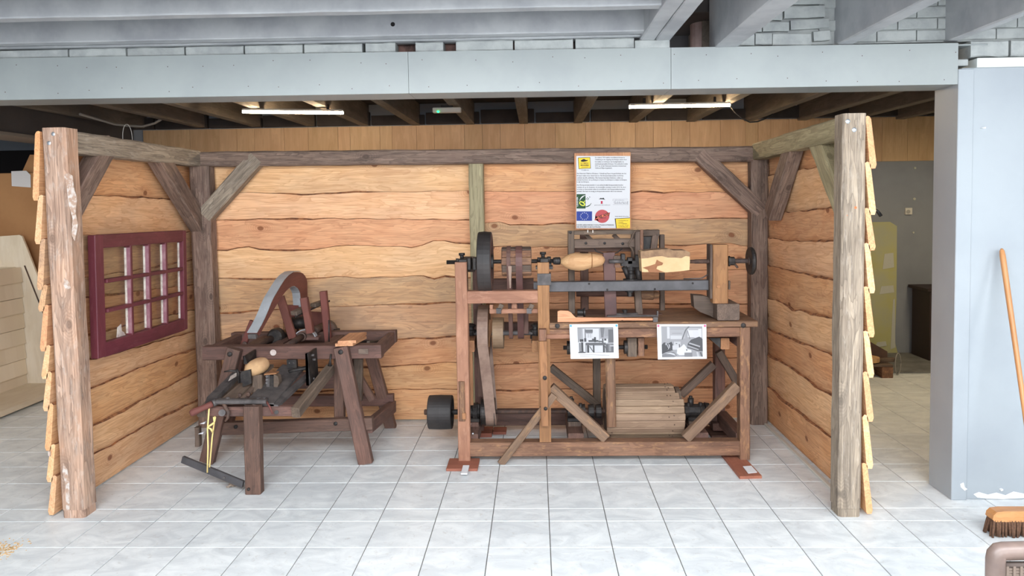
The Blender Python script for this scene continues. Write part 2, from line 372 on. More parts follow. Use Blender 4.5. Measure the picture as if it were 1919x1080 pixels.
def tile_mat():
    m, nt, b = mat_new('marbled_floor_tile'); g = N(nt, 'ShaderNodeNewGeometry').outputs['Position']
    oi = N(nt, 'ShaderNodeObjectInfo').outputs['Random']
    comb = N(nt, 'ShaderNodeCombineXYZ'); nt.links.new(math_(nt, 'MULTIPLY', oi, 40.0), comb.inputs[2])
    p = vmath(nt, 'ADD', g, comb.outputs[0])
    n1 = noise(nt, vmath(nt, 'MULTIPLY', p, (1, 1.6, 1)), 4.5, 5, .62, 1.2); n2 = noise(nt, p, 26, 5, .7, .8)
    c = mix(nt, ramp(nt, n1, [(.36, (0, 0, 0, 1)), (.66, (1, 1, 1, 1))]), lin(208, 213, 215), lin(234, 238, 238))
    c = mix(nt, math_(nt, 'MULTIPLY', ramp(nt, n2, [(.58, (0, 0, 0, 1)), (.72, (1, 1, 1, 1))]), .35), c, lin(160, 150, 136))
    nt.links.new(c, b.inputs['Base Color']); b.inputs['Roughness'].default_value = .38
    bp = N(nt, 'ShaderNodeBump'); bp.inputs['Strength'].default_value = .06; nt.links.new(n2, bp.inputs['Height']); nt.links.new(bp.outputs[0], b.inputs['Normal'])
    return m
M['tile'] = tile_mat()
M['grout'] = plain('grey_grout', lin(104, 101, 97), .95)
def emit(name, col, s):
    m, nt, b = mat_new(name); b.inputs['Base Color'].default_value = col; b.inputs['Emission Color'].default_value = col; b.inputs['Emission Strength'].default_value = s
    return m
M['tube'] = emit('warm_led_tube', lin(255, 224, 180), 85.0)
M['led'] = emit('green_led', lin(40, 255, 130), 3.0)
def glass():
    m, nt, b = mat_new('old_window_glass'); t = N(nt, 'ShaderNodeBsdfTransparent'); t.inputs[0].default_value = (.93, .94, .92, 1)
    gl = N(nt, 'ShaderNodeBsdfGlossy'); gl.inputs['Roughness'].default_value = .12
    mx = N(nt, 'ShaderNodeMixShader'); mx.inputs[0].default_value = .05; nt.links.new(t.outputs[0], mx.inputs[1]); nt.links.new(gl.outputs[0], mx.inputs[2])
    nt.links.new(mx.outputs[0], nt.nodes['Material Output'].inputs['Surface']); return m
M['glass'] = glass()
M['shine'] = plain('pale_shine_patch', lin(206, 196, 188), .5, col2=lin(176, 146, 126), scale=40, lo=.40, hi=.55)

# ================================================================ SETTING
# floor: grout bed, single tiles on it
floor = struct(MB().box(-6.5, 5.6, -9.0, 8.4, -.12, -.004).build('floor', M['grout']))
rows = [2.34, 2.63, 2.92, 3.215, 3.51, 3.806, 3.964, 4.342, 4.627, 4.912, 5.197, 5.482]
while rows[-1] < 8.0: rows.append(rows[-1]+.285)
rows0 = [2.34-.29*i for i in range(1, 8)]
J = .0022
meshes = {}
def tile_mesh(dy, dx=.3):
    k = round(dy, 3)
    if k not in meshes:
        mb = MB().box(-dx/2+J, dx/2-J, -dy/2+J, dy/2-J, -.012, 0, ch=.0015); o = mb.build('tile', M['tile']); meshes[k] = o.data
        bpy.data.objects.remove(o)
    return meshes[k]
rest = MB(); cnt = 0
for r in range(len(rows)-1):
    y0, y1 = rows[r], rows[r+1]; yc = (y0+y1)/2
    for k in range(-22, 20):
        xc = .0513+.3*k+.15
        vis = abs(xc-.03*yc*-1) < yc*.70+.35
        if vis and 2.6 < y0 and y1 < 6.4 and cnt < 296 and not (y0 > 5.6 and -2.7 < xc < 1.8):
            o = link('tile', tile_mesh(y1-y0), floor); o.location = (xc, yc, 0); cnt += 1
        elif -6.4 < xc < 5.5: rest.box(xc-.15+J, xc+.15-J, y0+J, y1-J, -.012, 0, ch=.001)
for y1 in [2.34]+rows0[:-1]:
    for k in range(-22, 20):
        xc = .0513+.3*k+.15
        if -6.4 < xc < 5.5: rest.box(xc-.15+J, xc+.15-J, y1-.29+J, y1-J, -.012, 0, ch=.001)
rest.build('tile_field', M['tile'], floor, kind='stuff')
# dark screed strip at the far right
MB().box(2.6, 5.5, 7.02, 7.9, 0, .012).build('screed_strip', plain('dark_screed', lin(120, 120, 118), .9, col2=lin(98, 98, 98), scale=5), floor)

# back wall with its band of oak boards
wb = struct(MB().box(-6.5, 5.6, 7.9, 8.05, 0, 2.9).build('wall_back', M['wall_grey']))
R_ = random.Random(3); x = -4.2
while x < 4.6:
    wd = R_.choice([.13, .19, .19, .26, .32])
    MB().box(x+.001, min(x+wd, 4.6)-.001, 7.885, 7.905, 2.032, 2.492, grain='z', ch=.0015).build('oak_board', M['oak'], wb); x += wd
# patch of bare plasterboard, filler spots, socket
pts = [at(a, b, Y=7.893) for a, b in ((1560, 418), (1668, 416), (1681, 424), (1680, 560), (1677, 640), (1682, 661), (1670, 664), (1560, 664))]
MB().prism(pts, (0, .012, 0)).build('plasterboard_patch', M['plaster_yellow'], wb)
for (x0, y0, x1, y1) in ((1654, 474, 1676, 505), (1648, 535, 1676, 552), (1640, 640, 1662, 652), (1669, 560, 1679, 655)):
    p, q = at(x0, y1, Y=7.889), at(x1, y0, Y=7.889); MB().prism([(p.x, 7.889, p.z), (q.x, 7.889, p.z+.02), (q.x-.01, 7.889, q.z), (p.x+.02, 7.889, q.z-.01)], (0, .003, 0)).build('filler_spot', M['filler'], wb)
for (px_, py_, r) in ((1715, 315, .012), (1714, 373, .014), (1712, 436, .01), (1722, 664, .014)):
    p = at(px_, py_, Y=7.89); MB().cyl((p.x, 7.889, p.z), (p.x, 7.90, p.z), r, 8).build('filler_dot', M['filler'], wb)
p = at(1704, 396, Y=7.87); so = thing('wall_socket', 'small white square wall socket on the grey back wall', 'socket', (p.x, 7.87, p.z))
MB().box(p.x-.035, p.x+.035, 7.875, 7.9, p.z-.035, p.z+.035).build('socket_plate', M['white_plastic'], so)
MB().cyl((p.x-.008, 7.87, p.z-.005), (p.x-.008, 7.88, p.z-.005), .02, 14).build('socket_face', plain('socket_inset', lin(176, 176, 172), .5), so)
# side and front-right walls
wl = struct(MB().box(-6.5, -6.35, -2.0, 7.9, 0, 2.9).build('wall_left', M['dark_steel']))
struct(MB().box(5.45, 5.6, -2.0, 7.9, 0, 2.9).build('wall_right', M['wall_blue']))
wf = struct(MB().box(2.285, 5.45, 4.075, 4.30, 0, 2.352).build('wall_front', M['wall_blue']))
MB().box(2.262, 2.345, 4.064, 4.30, 0, 2.345, grain='z').build('corner_strip', M['wall_blue'], wf)
MB().box(2.36, 5.45, 4.066, 4.30, 2.352, 2.402).build('plaster_ledge', M['ledge_highlight'], wf)
mp = [at(a, b, Y=4.071) for a, b in ((1825, 927), (1835, 923), (1852, 928), (1868, 924), (1885, 929), (1900, 922), (1919, 926), (1919, 934), (1880, 936), (1850, 935), (1832, 933))]
MB().prism([(q.x, 4.0725, q.z) for q in mp], (0, .004, 0)).build('paint_chip', M['wall_white'], wf)
for ch in (((1800, 908), (1806, 905), (1808, 914), (1813, 917), (1808, 920), (1801, 914)), ((1876, 918), (1880, 917), (1880, 920), (1876, 921)), ((1840, 240), (1848, 238), (1847, 241))):
    MB().prism([(at(a, b, Y=4.06).x, 4.06, at(a, b, Y=4.06).z) for a, b in ch], (0, .016, 0)).build('paint_chip', M['wall_white'], wf)

# ceiling: boards above everything, joists
ce = struct(MB().box(-6.5, 5.6, -2.0, 4.25, 2.80, 2.9).build('ceiling', M['joist_paint']))
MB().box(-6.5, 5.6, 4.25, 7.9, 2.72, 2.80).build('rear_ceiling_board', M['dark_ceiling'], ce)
for i, (y0, y1, z0) in enumerate(((2.45, 2.52, 2.552), (2.92, 2.99, 2.552), (3.40, 3.475, 2.552), (3.925, 4.0, 2.555), (4.05, 4.16, 2.556))):
    a = MB(); a.timber((-6.3, (y0+y1)/2, (z0+2.80)/2+.012), (.585, (y0+y1)/2, (z0+2.80)/2-.004), y1-y0, 2.80-z0, side=(0, 1, 0), n=40, ch=.006, jit=.0015, seed=i)
    a.build('cross_joist', M['joist_paint'], ce)
for x0, x1, z0 in ((.578, .657, 2.534), (.660, .742, 2.532), (.977, 1.10, 2.487), (1.628, 1.713, 2.490), (2.211, 2.275, 2.497), (2.80, 2.88, 2.497), (3.4, 3.48, 2.5)):
    MB().timber(((x0+x1)/2, 4.2, (z0+2.8)/2), ((x0+x1)/2, 0.2, (z0+2.8)/2), x1-x0, 2.80-z0, side=(1, 0, 0), n=24, ch=.006, jit=.0015, seed=int(x0*100)).build('joist', M['joist_paint'], ce)
for xj in (-5.2, -4.2, -3.55, -2.95, -2.37, -1.80, -1.255, -.675, -.11, .46, 1.04, 1.64, 2.24, 2.79, 3.30, 3.80, 4.4):
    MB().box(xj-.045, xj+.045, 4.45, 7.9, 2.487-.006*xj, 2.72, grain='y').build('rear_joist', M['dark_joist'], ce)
# dark masonry between the rear joist ends
for i in range(17):
    x0 = -5.2+i*.58
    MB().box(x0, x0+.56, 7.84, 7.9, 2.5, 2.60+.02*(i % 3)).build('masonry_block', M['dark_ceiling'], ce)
# dark boxed duct at the left
MB().box(-4.85, -4.30, 4.5, 7.88, 2.30, 2.60, grain='y').build('duct_casing', M['dark_steel'], ce)
MB().box(-4.62, -4.27, 4.5, 7.88, 2.27, 2.30, grain='y').build('duct_lip', plain('pale_lip', lin(128, 122, 116), .6), ce)

q = at(736, 45.5, Y=3.924); MB().lathe((q.x, 3.93, q.z), (0, -1, 0), [(0, .011), (.0055, .012), (.006, .011)], 9).build('knot_hole', M['black'], ce)
# boxed grey beam over the opening
bm_ = struct(MB().box(-6.3, 2.25, 4.09, 4.29, 2.285, 2.475).build('trim_1', M['grey_paint']))
def lvl(xx): return -.0052*xx
for x0, x1 in ((-6.3, -3.2), (-3.198, -.683), (-.681, .7405), (.7425, 2.262)):
    zt0, zt1 = 2.495+lvl(x0), 2.495+lvl(x1); zb0, zb1 = 2.273+lvl(x0)*.6, 2.273+lvl(x1)*.6
    MB().prism([(x0, 4.07, zb0), (x1, 4.07, zb1), (x1, 4.07, zt1), (x0, 4.07, zt0)], (0, .02, 0)).build('front_panel', M['grey_paint'], bm_)
    MB().prism([(x0, 4.0705, zb0-.001), (x1, 4.0705, zb1-.001), (x1, 4.0705, zb1+.012), (x0, 4.0705, zb0+.012)], (0, .23, 0)).build('bottom_panel', M['grey_paint'], bm_)
R_ = random.Random(5); nails = MB()
for i in range(26):
    for zz in (2.445, 2.31):
        xx = -3.1+i*.212+R_.uniform(-.05, .05); zz2 = zz+R_.uniform(-.015, .015)+lvl(xx)
        nails.cyl((xx, 4.0685, zz2), (xx, 4.0715, zz2), .0026, 6)
nails.build('nail_heads', M['rust'], bm_, kind='stuff')
# painted bricks lying on the beam (left half), two of them missing
bx = [(-20, 126), (128, 235), (237, 345), (347, 456), (458, 567), (569, 679), (684, 741), (778, 831), (854, 962), (964, 1075), (1078, 1189)]
wu = struct(MB().box(-6.3, .60, 4.20, 4.26, 2.49, 2.80).build('wall_upper', plain('rough_dark_masonry', lin(120, 92, 84), .95, col2=lin(60, 48, 46), scale=12, bump=.6)))
R_ = random.Random(11)
for a, b in bx:
    p, q = at(a, 97, Y=4.075), at(b, 97, Y=4.075); zt = 2.553+lvl(p.x)*.3
    MB().timber((p.x+.002, 4.135+R_.uniform(-.004, .004), (2.495+lvl(p.x)+zt)/2), (q.x-.002, 4.135, (2.495+lvl(q.x)+zt)/2), .11, zt-2.495-lvl(p.x)-.002, side=(0, 1, 0), n=5, ch=.006, jit=.002, seed=a+50).build('brick', M['brick_paint'], wu)
for k in range(10):
    MB().timber((-3.15-.32*k, 4.135, 2.532), (-3.465-.32*k, 4.135, 2.532), .11, .05, side=(0, 1, 0), n=4, ch=.006, jit=.002, seed=k).build('brick', M['brick_paint'], wu)
p, q = at(1190, 88, Y=4.07), at(1255, 88, Y=4.07)
MB().timber((p.x, 4.12, 2.512), (q.x, 4.12, 2.512), .10, .045, side=(0, 1, 0), n=4, ch=.004, jit=.002, seed=4).build('brick', M['brick_paint'], wu)
# bricks between the joists on the right
wr = struct(MB().box(1.10, 5.45, 4.118, 4.26, 2.50, 2.80).build('wall_upper_right', M['brick_paint']))
def brickpx(x0, y0, x1, y1, tilt=0.0, Y=4.10, seed=1):
    p, q = at(x0, (y0+y1)/2, Y=Y), at(x1, (y0+y1)/2+tilt, Y=Y); h = abs(at((x0+x1)/2, y0, Y=Y).z-at((x0+x1)/2, y1, Y=Y).z)
    MB().timber((p.x, Y+.05, p.z), (q.x, Y+.05, q.z), .10, h-.003, side=(0, 1, 0), n=4, ch=.004, jit=.0015, seed=seed).build('brick', M['brick_paint'], wr)
for i, b in enumerate(((1470, 12, 1546, 35, -3), (1482, 37, 1554, 56, -4), (1430, 40, 1479, 59, 0), (1416, 61, 1447, 84, 0), (1448, 62, 1520, 85, 0), (1525, 58, 1556, 78, -3), (1380, 63, 1414, 86, 0), (1380, 40, 1428, 60, 0), (1400, 16, 1466, 38, 0), (1400, -8, 1470, 14, 0), (1472, -14, 1546, 8, 0))):
    brickpx(*b[:4], tilt=b[4], Y=4.09, seed=i)
R_ = random.Random(21)
for r in range(5):
    z0 = 2.505+r*.062; x = 1.64-(r % 2)*.1
    while x < 5.4:
        L = .21; MB().timber((x+.003, 4.155, z0+.03), (x+L-.003, 4.155, z0+.03+R_.uniform(-.002, .002)), .10, .058, side=(0, 1, 0), n=4, ch=.005, jit=.0016, seed=r*50+int(x*10)).build('brick', M['brick_paint'], wr); x += L
for k in range(15):
    MB().timber((2.33+.21*k+.003, 4.14, 2.452), (2.53+.21*k, 4.14, 2.452), .12, .085, side=(0, 1, 0), n=4, ch=.006, jit=.002, seed=k+70).build('brick', M['brick_paint'], wr)
p = at(1805, 82, Y=4.07); MB().box(2.20, 2.42, 4.075, 4.2, 2.470, 2.478).build('board_end', M['grey_paint'], wr)
MB().box(2.255, 2.325, 4.085, 4.2, 2.365, 2.40).build('brick', M['brick_paint'], wr)
# pipe standing in the dark gap between the joists
p = at(1320, 60, Y=4.6)
tag(MB().lathe((p.x, 4.55, 2.49), (0, 0, 1), [(0, .05), (.03, .085), (.10, .095), (.3, .095)], 20).build('roof_pipe', plain('pinkish_grey_lagging', lin(176, 156, 152), .8, col2=lin(140, 116, 112), scale=6)), 'round pale pinkish pipe end in the dark gap between two grey joists', 'pipe')
MB().box(.74, 1.0, 4.85, 4.9, 2.48, 2.80).build('gap_board', M['dark_steel'], ce)
# ================================================================ TIMBER SHED
shed = thing('open_timber_shed', 'open-fronted shed of weathered posts with wavy-edged larch plank walls standing on the tiles', 'shed', (-.45, 4.7, 0))
def poly(ptsx, u):  # interpolate a seam given as [(u,z)]
    p = sorted(ptsx); return float(np.interp(u, [a for a, _ in p], [b for _, b in p]))
def plank_wall(seams, u0, u1, tow, th, top, seed, tones, over=.035):
    """seams: lists of (u,z), top to bottom; tow(u,n,z) -> world, n>0 away from the room"""
    R = random.Random(seed); n = 26
    for k in range(len(seams)-1):
        up, lo = seams[k], seams[k+1]; last = k == len(seams)-2
        ph = [R.uniform(0, 6.3) for _ in range(4)]; vs = []; gs = []; fs = []; dead = R.uniform(.0, 3)
        for i in range(n+1):
            u = u0+(u1-u0)*i/n
            wob = .0025*math.sin(u*23+ph[0])+.002*math.sin(u*51+ph[1])
            zt = poly(up, u)+(wob if k else 0); zb = poly(lo, u)-(over if not last else 0)+.004*math.sin(u*9+ph[2])*(0 if last else 1)
            # section from the room face round to the back; top edge is the live (bark) edge
            wn = (.006+.006*math.sin(u*4.1+ph[3])+.003*math.sin(u*13+ph[0])) if k else .004
            sec = [(.000+.002, zt-max(wn, .003)), (.012, zt), (th*.75, zt-.004), (th, zt-.016), (th*2.0, zb+.02), (th*1.8, zb), (th*1.05, zb)]
            sec += [(.0+.001+th*1.0*.85, zb+.012)]
            for (nn, z) in sec: vs.append(tow(u, nn, z)); gs.append((u+dead, nn, z-(zt+zb)/2))
        m = 8
        for i in range(n):
            for j in range(m):
                j2 = (j+1) % m; fs.append((i*m+j, i*m+j2, (i+1)*m+j2, (i+1)*m+j))
        fs.append(tuple(range(m))[::-1]); fs.append(tuple(range(n*m, n*m+m)))
        mb = MB(); mb.add(vs, fs, gs); o = mb.build('plank', M['plank_'+tones[k % len(tones)]], shed)
        # winding: make sure faces point outwards
        me = o.data; c = sum((Vector(v) for v in vs), Vector())/len(vs)
        s_ = sum((p.normal.dot(p.center-c))*p.area for p in me.polygons)
        if s_ < 0: me.flip_normals()
        # bark line along the live edge, also standing in for seam shadow
        me.materials.append(M['bark'])
        for q in range(n): me.polygons[q*m].material_index = 1; me.polygons[q*m+1].material_index = 1
XL, XR_, YB = -2.612, 1.692, 5.572
def sx(lst, X): return [(at(a, b, X=X).y, at(a, b, X=X).z) for a, b in lst]
def sy(lst): return [(at(a, b, Y=YB).x, at(a, b, Y=YB).z) for a, b in lst]
TL = [(0, 2.085), (9, 2.085)]
seamL = [TL] + [sx(l, XL) for l in (
 [(181, 366), (258, 367.6), (300, 371.5), (337, 373)], [(154, 441), (250, 438), (358, 433.7)], [(158, 520.5), (260, 505), (361, 486)],
 [(160, 556.6), (260, 545), (362, 533.5)], [(163, 626), (262, 604), (364, 580)], [(166, 672), (260, 650), (365, 620)],
 [(168, 728), (215, 709), (268, 687), (320, 668), (366, 652.6)], [(171.5, 798.7), (225.6, 771), (271, 746.7), (320, 722), (367, 696)], [(173, 852), (210, 834), (244, 814), (300, 782), (368.6, 750)])] + [[(0, .012), (9, .012)]]
plank_wall(seamL, 3.862, 5.60, lambda u, n, z: (XL+.006-n, u, z), .030, 2.1, 1, ['orange','pale','grey','grey','orange','pale','pale','orange','pale','pale'])  # paler tones chosen to offset the grazing light on this wall
seamR = [TL] + [sx(l, XR_) for l in (
 [(1466, 325), (1485, 319), (1496, 320), (1505.5, 316), (1515, 316.5), (1527, 313.7)], [(1446, 400.5), (1496, 396), (1520, 392), (1559, 387.6)],
 [(1440.8, 444.8), (1481, 452.7), (1492, 450), (1505.5, 454), (1515, 451), (1527, 449.6), (1545, 450.5), (1560, 448.7)], [(1441, 497.6), (1481, 506.8), (1559, 522)],
 [(1441, 560), (1456.7, 563), (1470, 569), (1487, 581.6), (1499.4, 580), (1520, 586), (1557.5, 595.4)], [(1442.5, 618), (1478, 632), (1517, 647.5), (1558, 665)],
 [(1441, 665), (1478, 686), (1513, 711.6), (1532.7, 729), (1557, 738.8)], [(1445, 729), (1466.6, 750), (1490, 766), (1517, 789), (1557, 820)])] + [[(0, .012), (9, .012)]]
plank_wall(seamR, 3.862, 5.60, lambda u, n, z: (XR_-.006+n, u, z), .030, 2.1, 2, ['orange','pale','orange','pale','orange','pale','orange','pale','orange'])  # tones lightened here too, in place of stronger light
TB = [(-9, 2.07), (9, 2.05)]
seamB1 = [TB] + [sy(l) for l in (
 [(445, 361), (476, 361), (524.4, 362), (584.6, 363.4), (637.6, 359.8), (673, 358), (726, 359.8), (786.5, 359.8), (813, 357.4), (842, 358.6), (878, 357)],
 [(400.5, 412.8), (476, 410.4), (524, 409), (640, 409.2), (726, 410.4), (879, 411.6)],
 [(403, 469), (428, 468), (444, 464), (459.4, 461), (475, 463), (488, 467), (548.5, 468), (596.6, 467), (620, 463), (640, 458.5), (702, 461), (774, 463), (786.5, 462), (798.5, 453.7), (827, 449.4), (845, 452), (858.7, 455), (880, 456)],
 [(404, 521), (512, 522), (575, 522), (620, 519), (635, 517.5), (666, 521), (774, 517.5), (803, 516.3), (813, 521), (825, 516), (854, 518.7), (880, 519)],
 [(407, 587), (500, 580), (620, 575), (720, 571), (804, 567.7), (880, 564)], [(408, 638), (600, 636), (744, 635), (804, 632.7), (880, 628)],
 [(408, 690), (600, 688), (706, 687), (768.5, 684.4), (829, 679.6), (880, 679)], [(408, 736), (575, 733), (723, 730), (880, 729)])] + [[(-9, .012), (9, .012)]]
plank_wall(seamB1, -2.60, -.44, lambda u, n, z: (u, YB-.006+n, z), .026, 2.1, 3, ['pale','pale','red','pale','grey','grey','orange','orange','orange'])
seamB2 = [TB] + [sy(l) for l in (
 [(909, 358.6), (1075, 358.6), (1185.6, 359.8), (1200, 358), (1215.7, 356), (1235, 359.8), (1358, 359.8), (1410, 359)],
 [(909, 418.8), (933, 415), (957, 420), (991, 421), (1034, 418.8), (1075, 417), (1185.6, 410.4), (1235, 412.8), (1290, 410.4), (1362.6, 407.5), (1401, 409)],
 [(928.5, 461), (962, 462), (1034, 463), (1063, 461.4), (1244.6, 458.5), (1290, 459.7), (1345, 455), (1370, 456), (1385, 460), (1401, 461)],
 [(930, 509), (1200, 508), (1377, 505.5), (1401, 505)], [(909, 567), (1170, 568), (1401, 569)], [(909, 628), (1130, 626), (1401, 625)],
 [(919, 684), (1010, 680), (1126, 677), (1170, 673.6), (1336, 671), (1379, 670)], [(921, 731), (1126, 729), (1283, 725), (1401, 724)])] + [[(-9, .012), (9, .012)]]
plank_wall(seamB2, -.438, 1.70, lambda u, n, z: (u, YB-.006+n, z), .026, 2.1, 4, ['orange','red','grey','orange','red','red','orange','red','red'])
# posts
def post(name, x, y, w, d, z, mat, seed, lean=0.0, shoe=True):
    z0 = .045 if shoe else 0
    o = MB().timber((x, y, z0), (x+lean, y, z), w, d, side=(1, 0, 0), n=14, ch=.012, jit=.0025, seed=seed).build('post', mat, shed)
    if shoe: MB().timber((x, y, 0), (x, y, z0+.001), w-.006, d-.006, side=(1, 0, 0), n=1, ch=.012, jit=0).build('post_foot', mat, o)
    return o
pfl = post('p', -2.518, 3.907, .128, .122, 2.10, M['post'], 1, -.012)
pfr = post('p', 1.622, 3.907, .118, .120, 2.098, M['grey_post'], 2, .008)
for (px_, py_) in ((98, 251), (90, 268)):
    q = at(px_, py_, Y=3.84); MB().lathe((q.x, 3.852, q.z), (0, -1, 0), [(0, .011), (.006, .011), (.009, .007), (.010, .001)], 14).build('bolt_head', M['screw'], pfl)
for (px_, py_) in ((1590, 227), (1602, 243)):
    q = at(px_, py_, Y=3.84); MB().lathe((q.x, 3.852, q.z), (0, -1, 0), [(0, .012), (.006, .012), (.009, .007), (.010, .001)], 14).build('bolt_head', M['screw'], pfr)
for (px_, py_) in ((1604, 390), (1588, 404)):
    q = at(px_, py_, Y=3.845); MB().lathe((q.x, 3.850, q.z), (0, -1, 0), [(0, .013), (.003, .012), (.004, .001)], 14).build('wooden_plug', plain('orange_plug', lin(196, 112, 70), .8), pfr)
post('p', -2.493, 5.50, .150, .115, 1.97, M['beam'], 3, 0, False)
post('p', 1.632, 5.50, .125, .115, 1.95, M['beam'], 4, 0, False)
MB().timber((-.433, 5.515, .0), (-.433, 5.515, 1.955), .108, .10, n=14, ch=.008, jit=.002, seed=9).build('middle_post', M['green'], shed)
# pale patches painting a subtle shine onto the left front post
for pl in (((140, 328), (148, 324), (156, 330), (158, 352), (164, 372), (161, 400), (166, 420), (160, 452), (154, 440), (156, 410), (148, 380), (145, 350)), ((138, 868), (146, 880), (150, 905), (150, 955), (144, 958), (143, 910), (137, 885)), ((141, 520), (150, 530), (152, 540), (144, 544), (138, 532)), ((110, 845), (114, 846), (114, 856), (110, 854))):
    P = [at(a-20, b, Y=3.845) for a, b in pl]; MB().prism([(q.x, 3.8448, q.z) for q in P], (0, .004, 0)).build('painted_shine', plain('pale_shine_patch', lin(214, 208, 204), .7, col2=lin(160, 130, 112), scale=30, lo=.42, hi=.58) if 'shine' not in M else M['shine'], pfl)
# rails
MB().timber((-2.56, 5.50, 2.023), (1.69, 5.50, 1.993), .118, .108, side=(0, 1, 0), n=30, ch=.010, jit=.0028, seed=5).build('rail', M['beam'], shed)
MB().timber((-2.53, 3.95, 2.03), (-2.53, 5.46, 2.026), .11, .118, side=(1, 0, 0), n=16, ch=.010, jit=.0025, seed=6).build('rail', M['grey_post'], shed)
MB().timber((1.632, 3.95, 2.030), (1.632, 5.46, 2.008), .11, .118, side=(1, 0, 0), n=16, ch=.010, jit=.0025, seed=7).build('rail', M['green'], shed)
# knee braces: visible inner edge e0->e1, pushed towards the corner by half its width
def knee(e0, e1, corner, w, th, side, mat, seed, ext=.03, inset=None):
    e0, e1, cn = Vector(e0), Vector(e1), Vector(corner); a = (e1-e0).normalized(); nrm = cn-e0; nrm = (nrm-a*nrm.dot(a)).normalized()
    off = nrm*w/2+Vector(inset or (0, 0, 0))
    sd = Vector(side)
    MB().timber(e0+off-a*ext, e1+off+a*ext, th, w, side=sd, n=9, ch=.007, jit=.002, seed=seed).build('brace', mat, shed)
xi = -2.478
knee(at(217, 292, X=xi), at(153, 412, X=xi), (xi, 3.9, 2.0), .115, .095, (1, 0, 0), M['beam'], 31, .05, (-.05, 0, 0))
knee(at(304, 309, X=xi), at(376, 428, X=xi), (xi, 5.5, 2.0), .135, .095, (1, 0, 0), M['beam'], 32, .04, (-.05, 0, 0))
knee(at(487, 311, Y=5.46), at(399, 409, Y=5.46), (-2.5, 5.46, 2.0), .120, .10, (0, 1, 0), M['grey_post'], 33, .03, (0, .03, 0))
knee(at(1306, 304, Y=5.46), at(1410, 402, Y=5.46), (1.65, 5.46, 2.0), .115, .10, (0, 1, 0), M['beam'], 34, .03, (0, .03, 0))
xr = 1.588
knee(at(1475, 296, X=xr), at(1442, 404, X=xr), (xr, 5.5, 2.0), .13, .09, (1, 0, 0), M['beam'], 35, .05, (.05, 0, 0))
knee(at(1517, 285, X=xr), at(1560, 400, X=xr), (xr, 3.9, 2.0), .13, .09, (1, 0, 0), M['green'], 36, .04, (.05, 0, 0))
# sill strip at the foot of the right wall
MB().box(1.665, 1.69, 3.97, 5.44, 0, .014, grain='y').build('sill_strip', plain('pale_sill', lin(206, 200, 188), .8), shed)
# wire loop on the left rail
q0, q1, q2 = at(230, 257, X=-2.53), at(238, 233, X=-2.53), at(248, 261, X=-2.53)
lp = [q0]+[Vector((-2.53, q0.y+(q2.y-q0.y)*(.5-.5*math.cos(t)), q0.z+(q1.z-q0.z)*math.sin(t))) for t in [math.pi*i/14 for i in range(1, 14)]]+[q2]
MB().tube([q0-Vector((0, 0, .02))]+lp+[q2-Vector((0, 0, .02))], .0022, 6).build('wire_loop', M['cable_grey'], shed)

# ---------------------------------------------------------------- maroon window sash on the left wall
xw = -2.545
A0, A1, A2, A3 = at(171, 441, X=xw), at(343, 432, X=xw), at(346, 617, X=xw), at(178, 673, X=xw)
win = thing('window_sash', 'maroon twelve-pane window sash hanging on the left plank wall', 'window', tuple((A3+A2)/2))
def wp(u, v, n=0.0):   # u along the sash (0 front..1 back), v down
    t = A0.lerp(A1, u); b = A3.lerp(A2, u); p = t.lerp(b, v); return Vector((p.x+n, p.y, p.z))
def wbar(u0, v0, u1, v1, w, th, name, mat, n=0.0, parent=None):
    return MB().bar(wp(u0, v0, n), wp(u1, v1, n), th, w, side=(1, 0, 0), ch=.004).build(name, mat, parent or win)
Lw = (A1-A0).length; Hw = (A3-A0).length
s1 = .070/Lw; r1 = .07/Hw
wbar(s1*.55, 0, s1*.55, 1, .085, .045, 'stile', M['maroon']); wbar(1-s1*.32, 0, 1-s1*.32, 1, .05, .045, 'stile', M['maroon'])
wbar(s1, r1*.55, 1-s1*.5, r1*.55, .08, .043, 'rail', M['maroon']); wbar(s1, 1-r1*.55, 1-s1*.5, 1-r1*.55, .085, .043, 'rail', M['maroon'])
us = [.345, .545, .745]
for u in us:
    o = wbar(u, .10, u, .9, .026, .040, 'muntin', M['maroon'])
    d = -(.0145)/Lw
    MB().bar(wp(u+d, .125, -.012), wp(u+d, .875, -.012), .014, .003, side=(1, 0, 0), ch=.0005).build('putty_edge', M['putty'], o)
    MB().bar(wp(u+d*.98, .125, .007), wp(u+d*.98, .875, .007), .022, .004, side=(1, 0, 0), ch=.0005).build('faded_edge', M['mauve'], o)
o = MB().bar(wp(1-s1*.72, .12, -.012), wp(1-s1*.72, .88, -.012), .014, .004, side=(1, 0, 0), ch=.0005).build('putty_edge', M['putty'], win)
for v in (.385, .63): wbar(.1, v, .96, v, .024, .041, 'glazing_bar', M['maroon'])
ub = [s1*1.15]+us+[1-s1*.6]; vb = [.105, .385, .63, .89]
for i in range(4):
    for j in range(3):
        MB().prism([wp(ub[i], vb[j], -.015), wp(ub[i+1], vb[j], -.015), wp(ub[i+1], vb[j+1], -.015), wp(ub[i], vb[j+1], -.015)], (-.002, 0, 0)).build('pane', M['glass'], win)
MB().prism([wp(.235, .80, -.010), wp(.27, .78, -.010), wp(.275, .84, -.010), wp(.30, .86, -.010), wp(.31, .885, -.010), wp(.225, .885, -.010)], (-.003, 0, 0)).build('white_residue', M['putty'], win)

